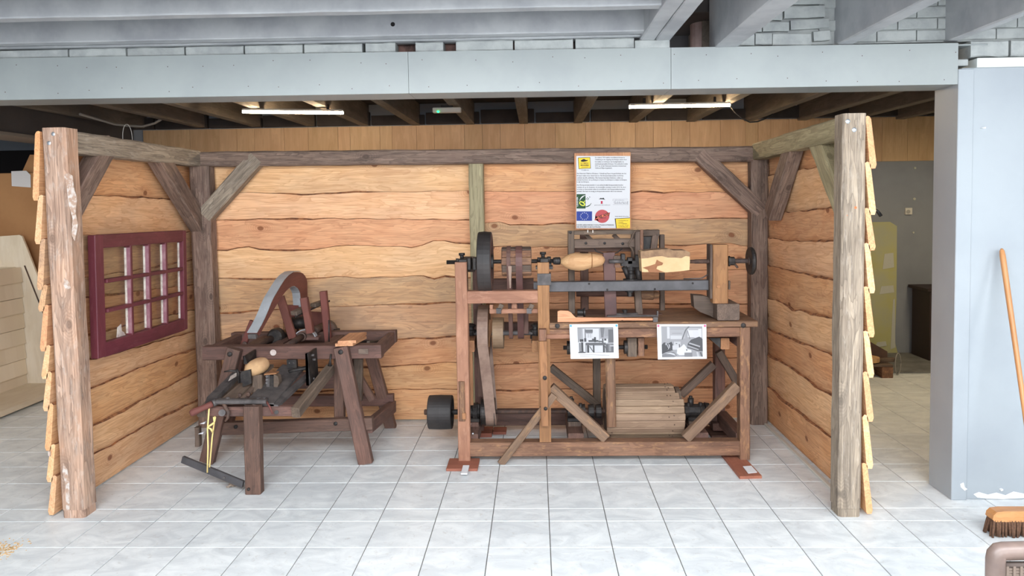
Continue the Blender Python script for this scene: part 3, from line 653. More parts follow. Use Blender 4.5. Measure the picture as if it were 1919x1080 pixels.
# ---------------------------------------------------------------- lettering helper
fcol = {}
def ink(name, c): 
    if name not in fcol: fcol[name] = plain('ink_'+name, c, .7)
    return fcol[name]
def text_mesh(txt, width, height, font_squeeze=True, bold=0.0):
    cu = bpy.data.curves.new('t', 'FONT'); cu.body = txt; cu.resolution_u = 1; cu.size = 1; cu.offset = bold; cu.space_line = 1.0
    o = bpy.data.objects.new('t', cu); C.objects.link(o); bpy.context.view_layer.update()
    me = bpy.data.meshes.new_from_object(o.evaluated_get(bpy.context.evaluated_depsgraph_get()))
    bpy.data.objects.remove(o); bpy.data.curves.remove(cu)
    co = np.array([v.co[:] for v in me.vertices]) if len(me.vertices) else np.zeros((1, 3))
    lo, hi = co.min(0), co.max(0); out = (co-lo)/np.maximum(hi-lo, 1e-6)
    return out, [tuple(p.vertices) for p in me.polygons]
def text_on(name, txt, org, ux, uz, width, height, mat, parent, lift, bold=0.0):
    """flat lettering: lower-left corner org, ux right, uz up, lift = offset vector"""
    co, fs = text_mesh(txt, width, height, bold=bold); ux, uz = Vector(ux), Vector(uz)
    mb = MB(); mb.add([Vector(org)+Vector(lift)+ux*(c[0]*width)+uz*(c[1]*height) for c in co], fs)
    return mb.build(name, mat, parent)

# ---------------------------------------------------------------- information board
YS = 5.418
B0, B1, B2, B3 = at(1076, 287, Y=YS), at(1182, 287, Y=YS), at(1181, 431, Y=YS), at(1076, 431, Y=YS)
board = thing('information_board', 'wooden board with a printed white sheet of text and logos on the back wall', 'sign', (B3.x, YS, B3.z))
MB().box(B0.x, B1.x, YS, YS+.018, B3.z, B0.z, grain='z', ch=.002).build('backing_board', M['fresh'], board)
def bp_(px_, py_, lift=0.0):  # board coordinates measured in photograph pixels
    p = at(px_, py_, Y=YS); return Vector((p.x, YS-lift, p.z))
def flat(name, pxs, lift, mat, th=.0006, parent=None):
    return MB().prism([bp_(a, b, lift) for a, b in pxs], (0, th, 0)).build(name, mat, parent or board)
sheet = flat('printed_sheet', [(1080, 292.5), (1181, 292.5), (1180, 428), (1080, 428)], .002, M['paper'], .0015)
K = ink('black', lin(34, 32, 36)); KG = ink('grey', lin(96, 96, 104))
def line(txt, x0, x1, y, h=3.2, mat=None, lift=.0028, bold=.02):
    a = bp_(x0, y+h/2); b = bp_(x1, y+h/2); wdt = (b-a).length
    return text_on('text_line', txt, a, (b-a).normalized(), (0, 0, 1), wdt, abs(bp_(x0, y-h/2).z-a.z), mat or K, sheet, (0, -lift, 0), bold)
for t, x0, x1, y in (('De ouderen 1900 maakten verschillende klompen in', 1115, 1170.5, 295.6), ('Culemborg en de omgeving van klompjes waren door', 1115, 1174.5, 299.6), ('het maken en verkopen van handgemaakte en', 1115, 1169, 303.6), ('machinaal gemaakte klompen. Het ambacht is sinds', 1115, 1176, 307.6), ('2012 op de lijst Nationale Inventaris Immaterieel', 1115, 1173, 311.4), ('Cultureel Erfgoed geplaatst.', 1115, 1147, 315.4),
    ('Het Historisch Platform Klompen / Culemborg Depot de geschiedenis van het', 1081, 1173.5, 325.6), ('klompen maken weer nieuw leven in. Het klompenmakersatelier wordt het', 1081, 1168, 329.7), ('centrum van alle activiteiten. Hier komen bezoekers kinderen, ouders en', 1081, 1167, 333.6), ('scholen hoe het is om op klompen te lopen, hoe klompen te maken en klompen', 1081, 1174.5, 337.6), ('in zijn van klompen.', 1081, 1104, 341.4),
    ('Het Klompenmakersatelier is een ambachtelijk klompenmakersatelier', 1081, 1168, 347.3), ('ontstaan uit op de donateurs, de museumlijke opening is medio 2014. Nu door', 1081, 1173, 351.3), ('te komen en demonstratie maken de verschillende oude klompenmakersmachines', 1081, 1171, 355.2), ('gemaakt. Hier kunt de zondag en klompenmakersatelier wilt in de toekomst.', 1081, 1166, 359.2)):
    line(t, x0, x1, y)
YEL = ink('yellow', lin(250, 214, 62)); WH = M['paper']
flat('logo_border', [(1083, 295.6), (1106, 294.6), (1107.2, 315.8), (1084.4, 317)], .0026, K, parent=sheet)
flat('logo_field', [(1084, 296.5), (1105.3, 295.5), (1106.4, 315), (1085.2, 316.2)], .0034, YEL, parent=sheet)
flat('clog_emblem', [(1088, 301.2), (1091, 299.2), (1094, 298), (1096, 298.8), (1098, 300), (1101.5, 300), (1101, 301.8), (1098, 302.6), (1096, 303), (1093, 303.6), (1090, 303.2), (1088, 302)], .0042, K, parent=sheet)
line('KLOMPEN', 1088, 1102.5, 306.0, 2.4, lift=.0046); line('MAKERIJ', 1088, 1103, 310.1, 3.0, lift=.0046, bold=.04)
flat('logo_stroke', [(1089, 313.4), (1102, 312.6), (1102, 313.2), (1089, 314)], .0042, K, parent=sheet)
line('CULEMBORG', 1089, 1103.5, 319, 2, KG)
# rural development emblem: green square, hoop and yellow shape
DG = ink('green', lin(34, 76, 44)); LY = ink('lime', lin(226, 232, 90))
flat('emblem_square', [(1080.5, 364), (1097.3, 364), (1097.3, 391), (1080.5, 391)], .0026, DG, parent=sheet)
text_on('emblem_word', 'LEADER', bp_(1083.3, 387), (0, 0, 1), (-1, 0, 0), abs(bp_(1083, 369).z-bp_(1083, 387).z), .0095, WH, sheet, (0, -.0036, 0), .02)
def arc(cx, cy, r, a0, a1, w, mat, lift, ry=1.0):
    o = []; i = []
    for k in range(17):
        t = math.radians(a0+(a1-a0)*k/16); ww = w*math.sin(math.pi*min(max(k/16, .15), .9))
        o.append((cx+r*math.cos(t), cy+r*ry*math.sin(t))); i.append((cx+(r-ww)*math.cos(t), cy+(r-ww)*ry*math.sin(t)))
    mb = MB(); P = [bp_(a, b, lift) for a, b in o+i]; mb.add(P, [(k, k+1, 17+k+1, 17+k) for k in range(16)]); mb.build('emblem_arc', mat, sheet)
arc(1097.5, 377.5, 11.5, 185, 272, 2.2, WH, .0036); arc(1097.5, 377, 11.5, 20, 110, 1.8, DG, .0030)
def ell(cx, cy, rx, ry, ang, lift, mat, n=18):
    a = math.radians(ang); flat('emblem_shape', [(cx+rx*math.cos(t)*math.cos(a)-ry*math.sin(t)*math.sin(a), cy+rx*math.cos(t)*math.sin(a)+ry*math.sin(t)*math.cos(a)) for t in [2*math.pi*k/n for k in range(n)]], lift, mat, parent=sheet)
ell(1091, 381.8, 6.2, 4, 30, .0036, LY); ell(1090.6, 381.8, 4.2, 1.9, 32, .0042, DG)
flat('emblem_stem', [(1093.5, 379), (1096, 375.6), (1097, 376.3), (1094.6, 379.6)], .0036, LY, parent=sheet)
for cx_, cy_ in ((1099, 373), (1101, 371), (1103, 372.5), (1105, 369.6), (1101.5, 374.3)): ell(cx_, cy_, .9, .9, 0, .0030, DG, 8)
# small crest with hat
flat('crest_hat', [(1122, 373.6), (1126, 371), (1128, 372), (1131, 370.6), (1132, 372.6), (1134.5, 374.6), (1129, 373.6), (1124.5, 373.6)], .0028, K, parent=sheet)
RD = ink('red', lin(196, 44, 76)); flat('crest_mark', [(1125.6, 377), (1129.6, 377), (1129, 379.4), (1129.6, 382), (1125.6, 382), (1126.2, 379.4)], .0028, RD, parent=sheet)
line('gemeente Bronckhorst', 1114, 1143.5, 384.6, 2.2, KG)
line('provincie', 1152.5, 1169, 375.4, 2.4, KG, bold=0); line('Gelderland', 1150, 1176, 380, 4.2, KG, bold=0)
for (x0, y0, x1, y1) in ((1148.6, 373.2, 1177, 373.5), (1148.6, 376.9, 1177, 377.15), (1148.6, 383.4, 1177, 383.7), (1148.6, 373.2, 1148.9, 377), (1176.7, 377, 1177, 383.7)): flat('frame_rule', [(x0, y0), (x1, y0), (x1, y1), (x0, y1)], .0026, KG, parent=sheet)
# blue flag with twelve stars
BL = ink('blue', lin(44, 66, 150)); flat('flag_field', [(1080.4, 396.3), (1109.5, 396.3), (1109.5, 414), (1080.4, 414)], .0026, BL, parent=sheet)
for k in range(12):
    t = 2*math.pi*k/12; cx_, cy_ = 1095+7*math.sin(t), 405.2-6.4*math.cos(t)
    flat('flag_star', [(cx_+(1.15 if j % 2 == 0 else .5)*math.sin(math.pi*j/5), cy_-(1.15 if j % 2 == 0 else .5)*math.cos(math.pi*j/5)) for j in range(10)], .0034, WH, parent=sheet)
# round red stamp with a slanting banner
RS = ink('stamp_red', lin(196, 84, 88)); OR = ink('stamp_orange', lin(240, 128, 92))
ell(1128.5, 405.6, 13.3, 12.4, 0, .0026, RS, 28)
flat('stamp_corner', [(1136, 399), (1143.3, 398.2), (1141.5, 406)], .0026, RS, parent=sheet); flat('stamp_corner', [(1116, 404), (1114, 413), (1122, 414)], .0026, RS, parent=sheet)
flat('stamp_banner', [(1117, 410.5), (1118.5, 406.5), (1140, 399.8), (1140.2, 403.5), (1118, 411)], .0034, OR, parent=sheet)
a = bp_(1119, 410.4); b = bp_(1139.5, 404); dv = (b-a).normalized(); text_on('stamp_word', 'PAK AN', a, dv, (-dv.z, 0, dv.x), (b-a).length, .020, K, sheet, (0, -.0042, 0), .03)
line('AMBACHT', 1124, 1136, 408.6, 2, K, .0038)
line('KENNIS MAKEN WE DIGITAAL', 1152.5, 1178.6, 405.9, 2.0, KG)
flat('note_edge', [(1152, 409.6), (1180.4, 408.2), (1180.4, 410), (1154, 411), (1155.6, 428), (1154.2, 428)], .0026, K, parent=sheet)  # black strip along the top and left of the yellow note
flat('note_field', [(1153.9, 410.4), (1180.6, 409.2), (1180.4, 428), (1155.4, 428)], .0032, YEL, parent=sheet)
for i, (t, xe) in enumerate((('- openingstijden zie', 1177), ('- contact', 1168), ('- verenigingen', 1175), ('- en groepen, scholen', 1178), ('- rondleiding info', 1177))): line(t, 1157, xe, 413.6+2.95*i, 1.9, K, .0040)
line('EUROPEES LANDBOUWFONDS VOOR PLATTELANDSONTWIKKELING', 1080.6, 1150.5, 421.8, 2.8); line('HIER INVESTEERT IN ZIJN PLATTELAND', 1080.6, 1125.5, 425.8, 2.8)

# ---------------------------------------------------------------- lamps under the rear ceiling
def tube_lamp(pa, pb, label):
    a, b = at(*pa, Y=6.32), at(*pb, Y=6.32); t = thing('tube_light', label, 'lamp', tuple((a+b)/2), 'warm tube lights under the rear joists')
    MB().bar(a+Vector((0, 0, .018)), b+Vector((0, 0, .018)), .045, .016, side=(0, 1, 0)).build('lamp_body', M['white_plastic'], t)
    MB().tube([a, b], .013, 12).build('diffuser', M['tube'], t)
    for k in (.15, .85):
        p = a.lerp(b, k); MB().box(p.x-.01, p.x+.01, p.y-.012, p.y+.012, p.z+.02, p.z+.07).build('hanger', M['iron'], t)
tube_lamp((455, 209.5), (643, 211.5), 'left lit warm tube light under the dark rear joists')
tube_lamp((1179, 200.5), (1368, 197), 'right lit warm tube light under the dark rear joists')
a, b = at(811, 207, Y=6.3), at(864, 207.5, Y=6.3); t = thing('emergency_light', 'small white emergency light with a green lamp between the two tube lights', 'lamp', tuple((a+b)/2))
MB().box(a.x, b.x, 6.28, 6.34, a.z-.022, a.z+.022, ch=.006).build('lamp_case', M['white_plastic'], t)
q = at(821, 209.5, Y=6.278); MB().cyl((q.x, 6.272, q.z), (q.x, 6.285, q.z), .009, 10).build('green_indicator', M['led'], t)
MB().box((a.x+b.x)/2-.05, (a.x+b.x)/2+.05, 6.29, 6.33, a.z+.02, a.z+.045).build('mount', M['iron'], t)
# cables
cb = [at(x, y, Y=7.2) for x, y in ((214, 233), (240, 236), (268, 237), (290, 231), (305, 222), (318, 214))]
tag(MB().tube([at(150, 214, Y=6.6)]+cb, .012, 8).build('ceiling_cable', M['cable_grey']), 'grey cable looping below the joists above the left shed corner', 'cable')
cb = [at(x, y, Y=6.4) for x, y in ((1368, 199), (1376, 210), (1390, 222), (1405, 229), (1420, 228), (1435, 222), (1448, 214))]
tag(MB().tube(cb, .006, 8).build('lamp_cable', M['cable_black']), 'thin dark cable sagging from the right tube light', 'cable')
# ================================================================ CLOG LATHE (right)
Y0 = 4.66            # front face of the frame
lathe = thing('copying_lathe', 'long brown wooden clog-turning lathe with bench, belts and slatted drum in the right bay', 'machine', (.42, 4.95, 0))
def fr(name, x0, y0, x1, y1, Y, d, mat, grain='x', ch=.004, parent=None, rough=True, seed=0):
    """block whose front face covers the photographed rectangle on plane Y, d deep"""
    xm, ym = (x0+x1)/2, (y0+y1)/2
    a, b, c, e = at(x0, ym, Y=Y), at(x1, ym, Y=Y), at(xm, y0, Y=Y), at(xm, y1, Y=Y)
    xa, xb, zt, zb = a.x, b.x, c.z, e.z
    mb = MB()
    if grain == 'x': mb.timber((xa, Y+d/2, (zt+zb)/2), (xb, Y+d/2, (zt+zb)/2), d, zt-zb, side=(0, 1, 0), n=8, ch=ch, jit=.0012 if rough else 0, seed=seed or int(x0+y0))
    elif grain == 'z': mb.timber(((xa+xb)/2, Y+d/2, zb), ((xa+xb)/2, Y+d/2, zt), xb-xa, d, side=(1, 0, 0), n=8, ch=ch, jit=.0012 if rough else 0, seed=seed or int(x0+y0))
    else: mb.timber(((xa+xb)/2, Y, (zt+zb)/2), ((xa+xb)/2, Y+d, (zt+zb)/2), xb-xa, zt-zb, side=(1, 0, 0), n=4, ch=ch, jit=.0012 if rough else 0, seed=seed or int(x0+y0))
    return mb.build(name, mat, parent or lathe)
def ln(name, p, q, wpx, Y, d, mat, parent=None, ch=.004, n=8, Yq=None, seed=0):
    """bar along a photographed centre line, front face on plane Y"""
    a, b = at(*p, Y=Y), at(*q, Y=Yq or Y); w_ = wpx/FOC*Y
    o = Vector((0, d/2, 0))
    return MB().timber(a+o, b+o, d, w_, side=(0, 1, 0), n=n, ch=ch, jit=.0012, seed=seed or int(p[0])).build(name, mat, parent or lathe)
def bolt(px_, py_, Y, r=.012, mat=None, parent=None, axis=(0, -1, 0), h=.010):
    q = at(px_, py_, Y=Y)
    return MB().lathe(q-Vector(axis)*.002, axis, [(0, r), (h*.7, r), (h, r*.6), (h+.001, .001)], 8).build('bolt', mat or M['iron'], parent or lathe)
def X_(px_, Y, py_=600): return at(px_, py_, Y=Y).x
def Z_(py_, Y, px_=1100): return at(px_, py_, Y=Y).z
TH = .078
# front frame
LU = fr('upright', 855.5, 492, 878, 864.3, Y0, TH, M['lathe_red'], 'z', seed=3)
MU = fr('upright', 1009, 492.5, 1031, 829, Y0+.004, TH, M['lathe_tan'], 'z', seed=4)
RU = fr('upright', 1387, 614, 1406, 862.3, Y0, TH, M['lathe'], 'z', seed=5)
fr('upper_rail', 876, 545.5, 1010, 569, Y0+.006, .07, M['lathe_red'], 'x', seed=6)
sill = fr('bottom_rail', 878, 829, 1387, 855.5, Y0+.006, .085, M['lathe'], 'x', seed=7)
fr('top_rail', 1030, 615.5, 1388, 633, Y0+.008, .06, M['lathe'], 'x', seed=8)
fr('low_rail_stub', 1018, 627, 1072, 635.5, Y0-.004, .03, M['lathe_red'], 'x', seed=9)
bench = fr('bench_top', 1030, 604, 1420, 615, Y0-.012, .60, M['lathe'], 'x', seed=10, ch=.005)
bolt(1044.5, 611, Y0-.014, .016, M['iron']); bolt(1393, 610, Y0-.014, .016, M['iron'])
fr('metal_band', 1007, 513, 1032.5, 535, Y0-.003, .09, M['iron_grey'], 'x', ch=.002, parent=MU, rough=False)
# diagonal braces, front
ln('brace', (1032, 728), (1136, 824), 19, Y0+.012, .055, M['lathe_dust'], seed=21)
ln('brace', (1384, 724), (1286, 824), 19, Y0+.012, .055, M['lathe_dust'], seed=22)
# rear frame
Y1 = 5.24
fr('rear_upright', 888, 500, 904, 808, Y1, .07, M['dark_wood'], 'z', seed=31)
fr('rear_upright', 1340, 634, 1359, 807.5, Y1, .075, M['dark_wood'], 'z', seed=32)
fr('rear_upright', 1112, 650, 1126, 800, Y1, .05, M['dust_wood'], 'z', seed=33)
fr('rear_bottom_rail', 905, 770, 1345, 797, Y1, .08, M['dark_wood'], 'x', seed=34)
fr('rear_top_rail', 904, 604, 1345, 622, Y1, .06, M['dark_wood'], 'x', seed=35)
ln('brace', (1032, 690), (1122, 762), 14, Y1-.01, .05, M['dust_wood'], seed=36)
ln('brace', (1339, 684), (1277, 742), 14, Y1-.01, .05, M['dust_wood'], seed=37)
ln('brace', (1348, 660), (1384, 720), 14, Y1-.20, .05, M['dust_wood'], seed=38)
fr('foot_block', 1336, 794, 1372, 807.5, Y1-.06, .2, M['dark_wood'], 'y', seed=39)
# depth-wise sills joining both frames
for px_ in (868, 1396):
    xa = X_(px_, Y0, 840); MB().timber((xa, Y0+TH, .12), (xa, Y1, .12), .07, .09, side=(1, 0, 0), n=5, jit=.0012, ch=.004, seed=px_).build('side_sill', M['dark_wood'], lathe)
    MB().timber((xa, Y0+TH, .76), (xa, Y1, .76), .06, .07, side=(1, 0, 0), n=5, jit=.0012, ch=.004, seed=px_+1).build('side_rail', M['dark_wood'], lathe)
fr('bearer_end', 1351, 634, 1367, 655, Y0+.09, .45, M['lathe_tan'], 'y', seed=41)
MB().prism([at(1329, 634, Y=Y0+.10), at(1351, 634, Y=Y0+.10), at(1351, 654, Y=Y0+.10)], (0, .02, 0)).build('iron_gusset', M['iron'], lathe)
# bearing shelves (end grain towards us) and their bearings for the middle shaft
YM = 4.90
def bearing(px_, py_top, py_bot, Y, name='bearing'):
    zt, zb = Z_(py_top, Y), Z_(py_bot, Y); x = X_(px_, Y, (py_top+py_bot)/2); h = zt-zb
    mb = MB().box(x-.026, x+.026, Y-.05, Y+.05, zb, zb+h*.22, ch=.004)
    mb.lathe((x, Y, zb+h*.2), (0, 0, 1), [(0, .036), (h*.2, .034), (h*.22, .024), (h*.32, .024), (h*.34, .034), (h*.46, .034), (h*.48, .02), (h*.62, .018), (h*.64, .028), (h*.72, .030), (h*.78, .014), (h*.8, .012)], 14)
    return mb.build(name, M['iron'], lathe)
for a, b, px_ in ((873, 889, 883), (997, 1011, 1003)):
    fr('bearer_end', a, 639, b, 660, Y0+.085, .5, M['lathe_tan'], 'y', seed=a)
    bearing(px_, 604, 641, 4.95)
# lower posts below the shelves
fr('hanger_post', 879, 660, 886, 760, Y0+.10, .03, M['lathe_tan'], 'z', seed=44)
# spindle line over the bench
zs = Z_(490.5, 4.74, 930); YSP = 4.74
def sp(px_): return X_(px_, YSP, 490)
shaft = MB().cyl((sp(837), YSP, zs), (sp(1046), YSP, zs), .013, 14).build('spindle', M['iron'], lathe)
MB().lathe((sp(1036), YSP, zs), (1, 0, 0), [(0, .014), (.005, .022), (.012, .022), (.015, .024), (.045, .024), (.05, .016)], 16).build('chuck', M['iron'], lathe)
def pillow(px_, Y=YSP):
    x = sp(px_); mb = MB().box(x-.045, x+.045, Y-.04, Y+.04, zs-.030, zs-.010, ch=.004).box(x-.03, x+.03, Y-.035, Y+.035, zs-.012, zs+.022, ch=.006)
    mb.cyl((x-.008, Y, zs+.02), (x-.008, Y, zs+.052), .012, 10).cyl((x-.008, Y, zs+.042), (x-.008, Y, zs+.058), .02, 10).cyl((x+.03, Y-.02, zs+.0), (x+.03, Y-.02, zs+.03), .012, 8).cyl((x-.035, Y-.02, zs), (x-.035, Y-.02, zs+.025), .01, 8)
    return mb.build('pillow_block', M['iron'], lathe)
pillow(868); pillow(1020)
for px_ in (880, 890): MB().box(sp(px_)-.012, sp(px_)+.012, YSP-.045, YSP+.045, zs-.05, zs+.03, ch=.004).build('collar', M['iron'], lathe)
fr('bearing_cap_side', 1004, 499, 1036, 505, Y0+.01, .07, M['iron'], 'x', ch=.002, rough=False)
MB().timber((sp(866), YSP+.06, zs-.02), (sp(888), YSP+.06, zs-.02), .03, .10, side=(0, 1, 0), n=2, ch=.004, jit=0).build('cap_board', M['dust_wood'], lathe)
# big belt wheel
xw0, xw1 = sp(897), sp(922)
rw = (Z_(435, YSP, 910)-zs)*1.0
wh = MB().lathe((xw0, YSP, zs), (1, 0, 0), [(0, rw-.03), (.0, rw-.004), (.004, rw), ((xw1-xw0)/2, rw+.004), (xw1-xw0-.004, rw), (xw1-xw0, rw-.004), (xw1-xw0, rw-.03), (xw1-xw0-.02, rw-.032), (xw1-xw0-.02, .05), (xw1-xw0+.01, .045), (xw1-xw0+.01, .01)], 40).build('belt_wheel', M['rubber'], lathe)
MB().lathe((xw1-.012, YSP, zs), (1, 0, 0), [(0, rw-.006), (.013, rw-.008), (.013, rw-.05), (0, rw-.052)], 40).build('wheel_rim', M['dark_wood'], wh)
# wooden stepped pulley of staves
xp0, xp1 = sp(940.5), sp(996); Lp = xp1-xp0; rp = .083
pul = MB().lathe((xp0, YSP, zs), (1, 0, 0), [(0, .03), (0, rp*.94), (Lp*.06, rp), (Lp*.5, rp*1.05), (Lp*.94, rp), (Lp, rp*.94), (Lp, .03)], 22).build('stave_pulley', M['dark_wood'], lathe)
for k in range(11):
    t = 2*math.pi*k/11+.2; u = Vector((0, math.cos(t), math.sin(t))); v = Vector((0, -math.sin(t), math.cos(t)))
    c = Vector((xp0+Lp/2, YSP, zs))+u*(rp*1.0)
    MB().blk(c, (1, 0, 0), v, u, Lp*(1.0 if k % 2 else .97), .046, .02, .004).build('stave', M['lathe'] if k % 3 else M['dust_wood'], pul)
def ring(xa, xb, Y, z, r, n=28): return [Vector((xa, Y+r*math.cos(2*math.pi*i/n), z+r*math.sin(2*math.pi*i/n))) for i in range(n)]
# middle shaft with its pulleys
YMS, zm = 4.95, Z_(624, 4.95, 960)
def ms(px_): return X_(px_, YMS, 624)
MB().bar((ms(884), YMS, zm), (ms(1003), YMS, zm), .03, .03, side=(0, 1, 0), ch=.006).build('middle_shaft', M['iron_grey'], lathe)
rm = .098
MB().lathe((ms(926), YMS, zm), (1, 0, 0), [(0, .02), (0, rm), (ms(942)-ms(926), rm), (ms(942)-ms(926), .02)], 28).build('middle_pulley', M['dust_wood'], lathe)
xa = ms(924); MB().band(ring(xa, xa, YMS, zm, rm+.006), (ms(944)-ms(924), 0, 0), .005).build('pulley_belt', M['belt_tan'], lathe)
MB().timber((ms(913), YMS-.02, zm-.09), (ms(921), YMS+.0, zm+.09), .03, .02, n=3, ch=.004).build('shifter_wedge', M['lathe_tan'], lathe)
# belts from the stave pulley round the middle shaft
def belt(x0, x1, cA, rA, cB, rB, name, mat, th=.005, n=12):
    """loop over wheel A (upper) and B (lower) in the Y-Z plane"""
    (ya, za), (yb, zb) = cA, cB; dx, dz = yb-ya, zb-za; D = math.hypot(dx, dz); base = math.atan2(dz, dx); al = math.acos((rA-rB)/D)
    pts = []
    a0, a1 = base+al, base-al+2*math.pi
    for i in range(n+1): t = a0+(a1-a0)*i/n; pts.append((x0, ya+rA*math.cos(t), za+rA*math.sin(t)))
    for i in range(n+1): t = (base-al)+(2*al)*i/n; pts.append((x0, yb+rB*math.cos(t), zb+rB*math.sin(t)))
    return MB().band(pts, (x1-x0, 0, 0), th).build(name, mat, lathe)
for a, b, mt in ((950, 957.5, 'dark_wood'), (967, 979, 'belt_red')):
    belt(sp(a), sp(b), (YSP, zs), rp*1.0+.017, (YMS, zm), .04, 'flat_belt', M[mt])
MB().box(ms(981), ms(991), YMS-.05, YMS-.035, zm, zm+.16, grain='z').build('strap_end', M['dark_wood'], lathe)
MB().prism([(sp(953), YSP-.11, zs-.02), (sp(960), YSP-.11, zs-.02), (sp(957.5), YSP-.10, zs-.16), (sp(955.5), YSP-.10, zs-.16)], (0, .006, 0)).build('loose_strap', M['belt'], lathe)
# belt fork
fork = fr('belt_fork_bar', 917.5, 579.5, 1010, 588, Y0+.03, .02, M['lathe_red'], 'x', seed=51)
for a in (934.5, 991.5):
    ln('fork_arm', (a+6, 571), (a, 583), 9, Y0+.012, .016, M['dust_wood'], parent=fork, n=2)
    fr('fork_nut', a-4.5, 578, a+4.5, 588.5, Y0+.004, .02, M['iron_grey'], 'x', ch=.003, parent=fork, rough=False)
fr('fork_post', 917.5, 571.5, 924, 582, Y0+.035, .03, M['lathe_red'], 'z', parent=fork); fr('fork_post', 958.5, 569, 969, 580, Y0+.06, .03, M['lathe_red'], 'z', parent=fork)
# main flat belt from the big wheel to the lower shaft
YL, zl = 4.96, Z_(772, 4.96, 920)
def ls(px_): return X_(px_, YL, 772)
xb0, xb1 = X_(893, YMS-.19, 600), X_(913, YMS-.19, 600)
MB().lathe((xb0+.004, YMS, zm), (1, 0, 0), [(0, .15), (0, .182), (xb1-xb0-.008, .182), (xb1-xb0-.008, .15)], 36).build('middle_wheel_rim', M['lathe'], lathe)
for t in (.4, 1.45, 2.5): MB().bar((xb0+.03, YMS-.165*math.cos(t), zm-.165*math.sin(t)), (xb0+.03, YMS+.165*math.cos(t), zm+.165*math.sin(t)), .02, .04, ch=.003).build('wheel_spoke', M['lathe'], lathe)
pf = [];
(ya, za), (yb, zb2) = (YMS, zm), (YL, zl); rA, rB = .189, .092
mb = MB()
D = math.hypot(yb-ya, zb2-za); base = math.atan2(zb2-za, yb-ya); al = math.acos((rA-rB)/D); pts = []
for i in range(19): t = base+al+(2*math.pi-2*al)*i/18; pts.append((xb0, ya+rA*math.cos(t), za+rA*math.sin(t)))
A_, B_ = Vector((xb0, ya+rA*math.cos(base-al), za+rA*math.sin(base-al))), Vector((xb0+.04, yb+rB*math.cos(base-al), zb2+rB*math.sin(base-al)))
nrm = Vector((0, math.cos(base-al), math.sin(base-al)))
for i in range(1, 10): t = i/10; pts.append(tuple(A_.lerp(B_, t)-nrm*.02*math.sin(math.pi*t)))
for i in range(13): t = base-al+2*al*i/12; pts.append((xb0+.04, yb+rB*math.cos(t), zb2+rB*math.sin(t)))
A_, B_ = Vector((xb0+.04, yb+rB*math.cos(base+al), zb2+rB*math.sin(base+al))), Vector((xb0, ya+rA*math.cos(base+al), za+rA*math.sin(base+al)))
for i in range(1, 10): pts.append(tuple(A_.lerp(B_, i/10)))
mb.band(pts, (xb1-xb0, 0, 0), .006).build('main_belt', M['belt'], lathe)
MB().band([(X_(889, 4.98, 660), 4.98, .62), (X_(889, 4.98, 660)+.005, 4.97, .95), (X_(889, 4.98, 660)+.02, 4.98, .35)][::-1], (.035, 0, 0), .004, closed=False).build('slack_belt', M['dark_wood'], lathe)
# lower shaft, outer pulley, little pulley, bearings, drum
MB().cyl((ls(795), YL, zl), (ls(1330), YL, zl), .015, 14).build('lower_shaft', M['rust'], lathe)
x0, x1 = ls(804), ls(848); rr = .113
op = MB().lathe((x0, YL, zl), (1, 0, 0), [(0, .02), (0, rr-.03), (.0, rr-.004), (.004, rr), ((x1-x0)*.5, rr+.003), (x1-x0-.004, rr), (x1-x0, rr-.004), (x1-x0, rr-.02), (x1-x0-.03, rr-.022), (x1-x0-.03, .02)], 36).build('outer_pulley', M['rubber'], lathe)
MB().cyl((x0-.03, YL, zl), (x0+.005, YL, zl), .02, 8).build('shaft_nut', M['rust'], op)
MB().cyl((x1-.03, YL, zl), (ls(861), YL, zl), .019, 12).build('hub', M['iron'], op)
x0, x1 = ls(902), ls(928); MB().lathe((x0, YL, zl), (1, 0, 0), [(0, .02), (0, .095), (.004, .095), (.006, .084), (x1-x0-.006, .084), (x1-x0-.004, .095), (x1-x0, .095), (x1-x0, .02)], 28).build('lower_pulley', M['iron'], lathe)
MB().lathe((ls(887), YL, zl), (1, 0, 0), [(0, .02), (0, .06), (.03, .065), (.035, .03), (.05, .03)], 18).build('flange', M['iron'], lathe)
for px_ in (886, 1076, 1300):
    x = ls(px_)
    mb = MB().box(x-.05, x+.05, YL-.06, YL+.06, zl-.055, zl-.03, ch=.004).lathe((x-.045, YL, zl), (1, 0, 0), [(0, .02), (0, .045), (.09, .045), (.09, .02)], 16)
    mb.cyl((x-.02, YL, zl+.03), (x-.02, YL, zl+.085), .02, 12).cyl((x-.02, YL, zl+.085), (x-.02, YL, zl+.10), .012, 8)
    for s_ in (-.04, .042): mb.cyl((x+s_, YL-.02, zl+.0), (x+s_, YL-.02, zl+.06), .012, 8)
    mb.build('lower_bearing', M['iron'], lathe)
    MB().timber((x, YL, .165), (x, YL, zl-.055), .09, .12, n=2, ch=.004, jit=.001, seed=px_).build('bearing_block', M['dust_wood'] if px_ > 900 else M['dark_wood'], lathe)
    MB().timber((x, Y0+.09, .125), (x, Y1, .125), .10, .08, side=(1, 0, 0), n=4, ch=.004, jit=.001, seed=px_).build('cross_sill', M['dark_wood'], lathe)
for px_ in (1092, 1108, 1122): MB().lathe((ls(px_)-.02, YL, zl), (1, 0, 0), [(0, .02), (0, .045), (.035, .05), (.035, .02)], 16).build('shaft_collar', M['iron'], lathe)
for px_ in (1287, 1316, 1326): MB().lathe((ls(px_)-.02, YL, zl), (1, 0, 0), [(0, .02), (0, .055), (.03, .05), (.03, .02)], 16).build('shaft_collar', M['iron'], lathe)
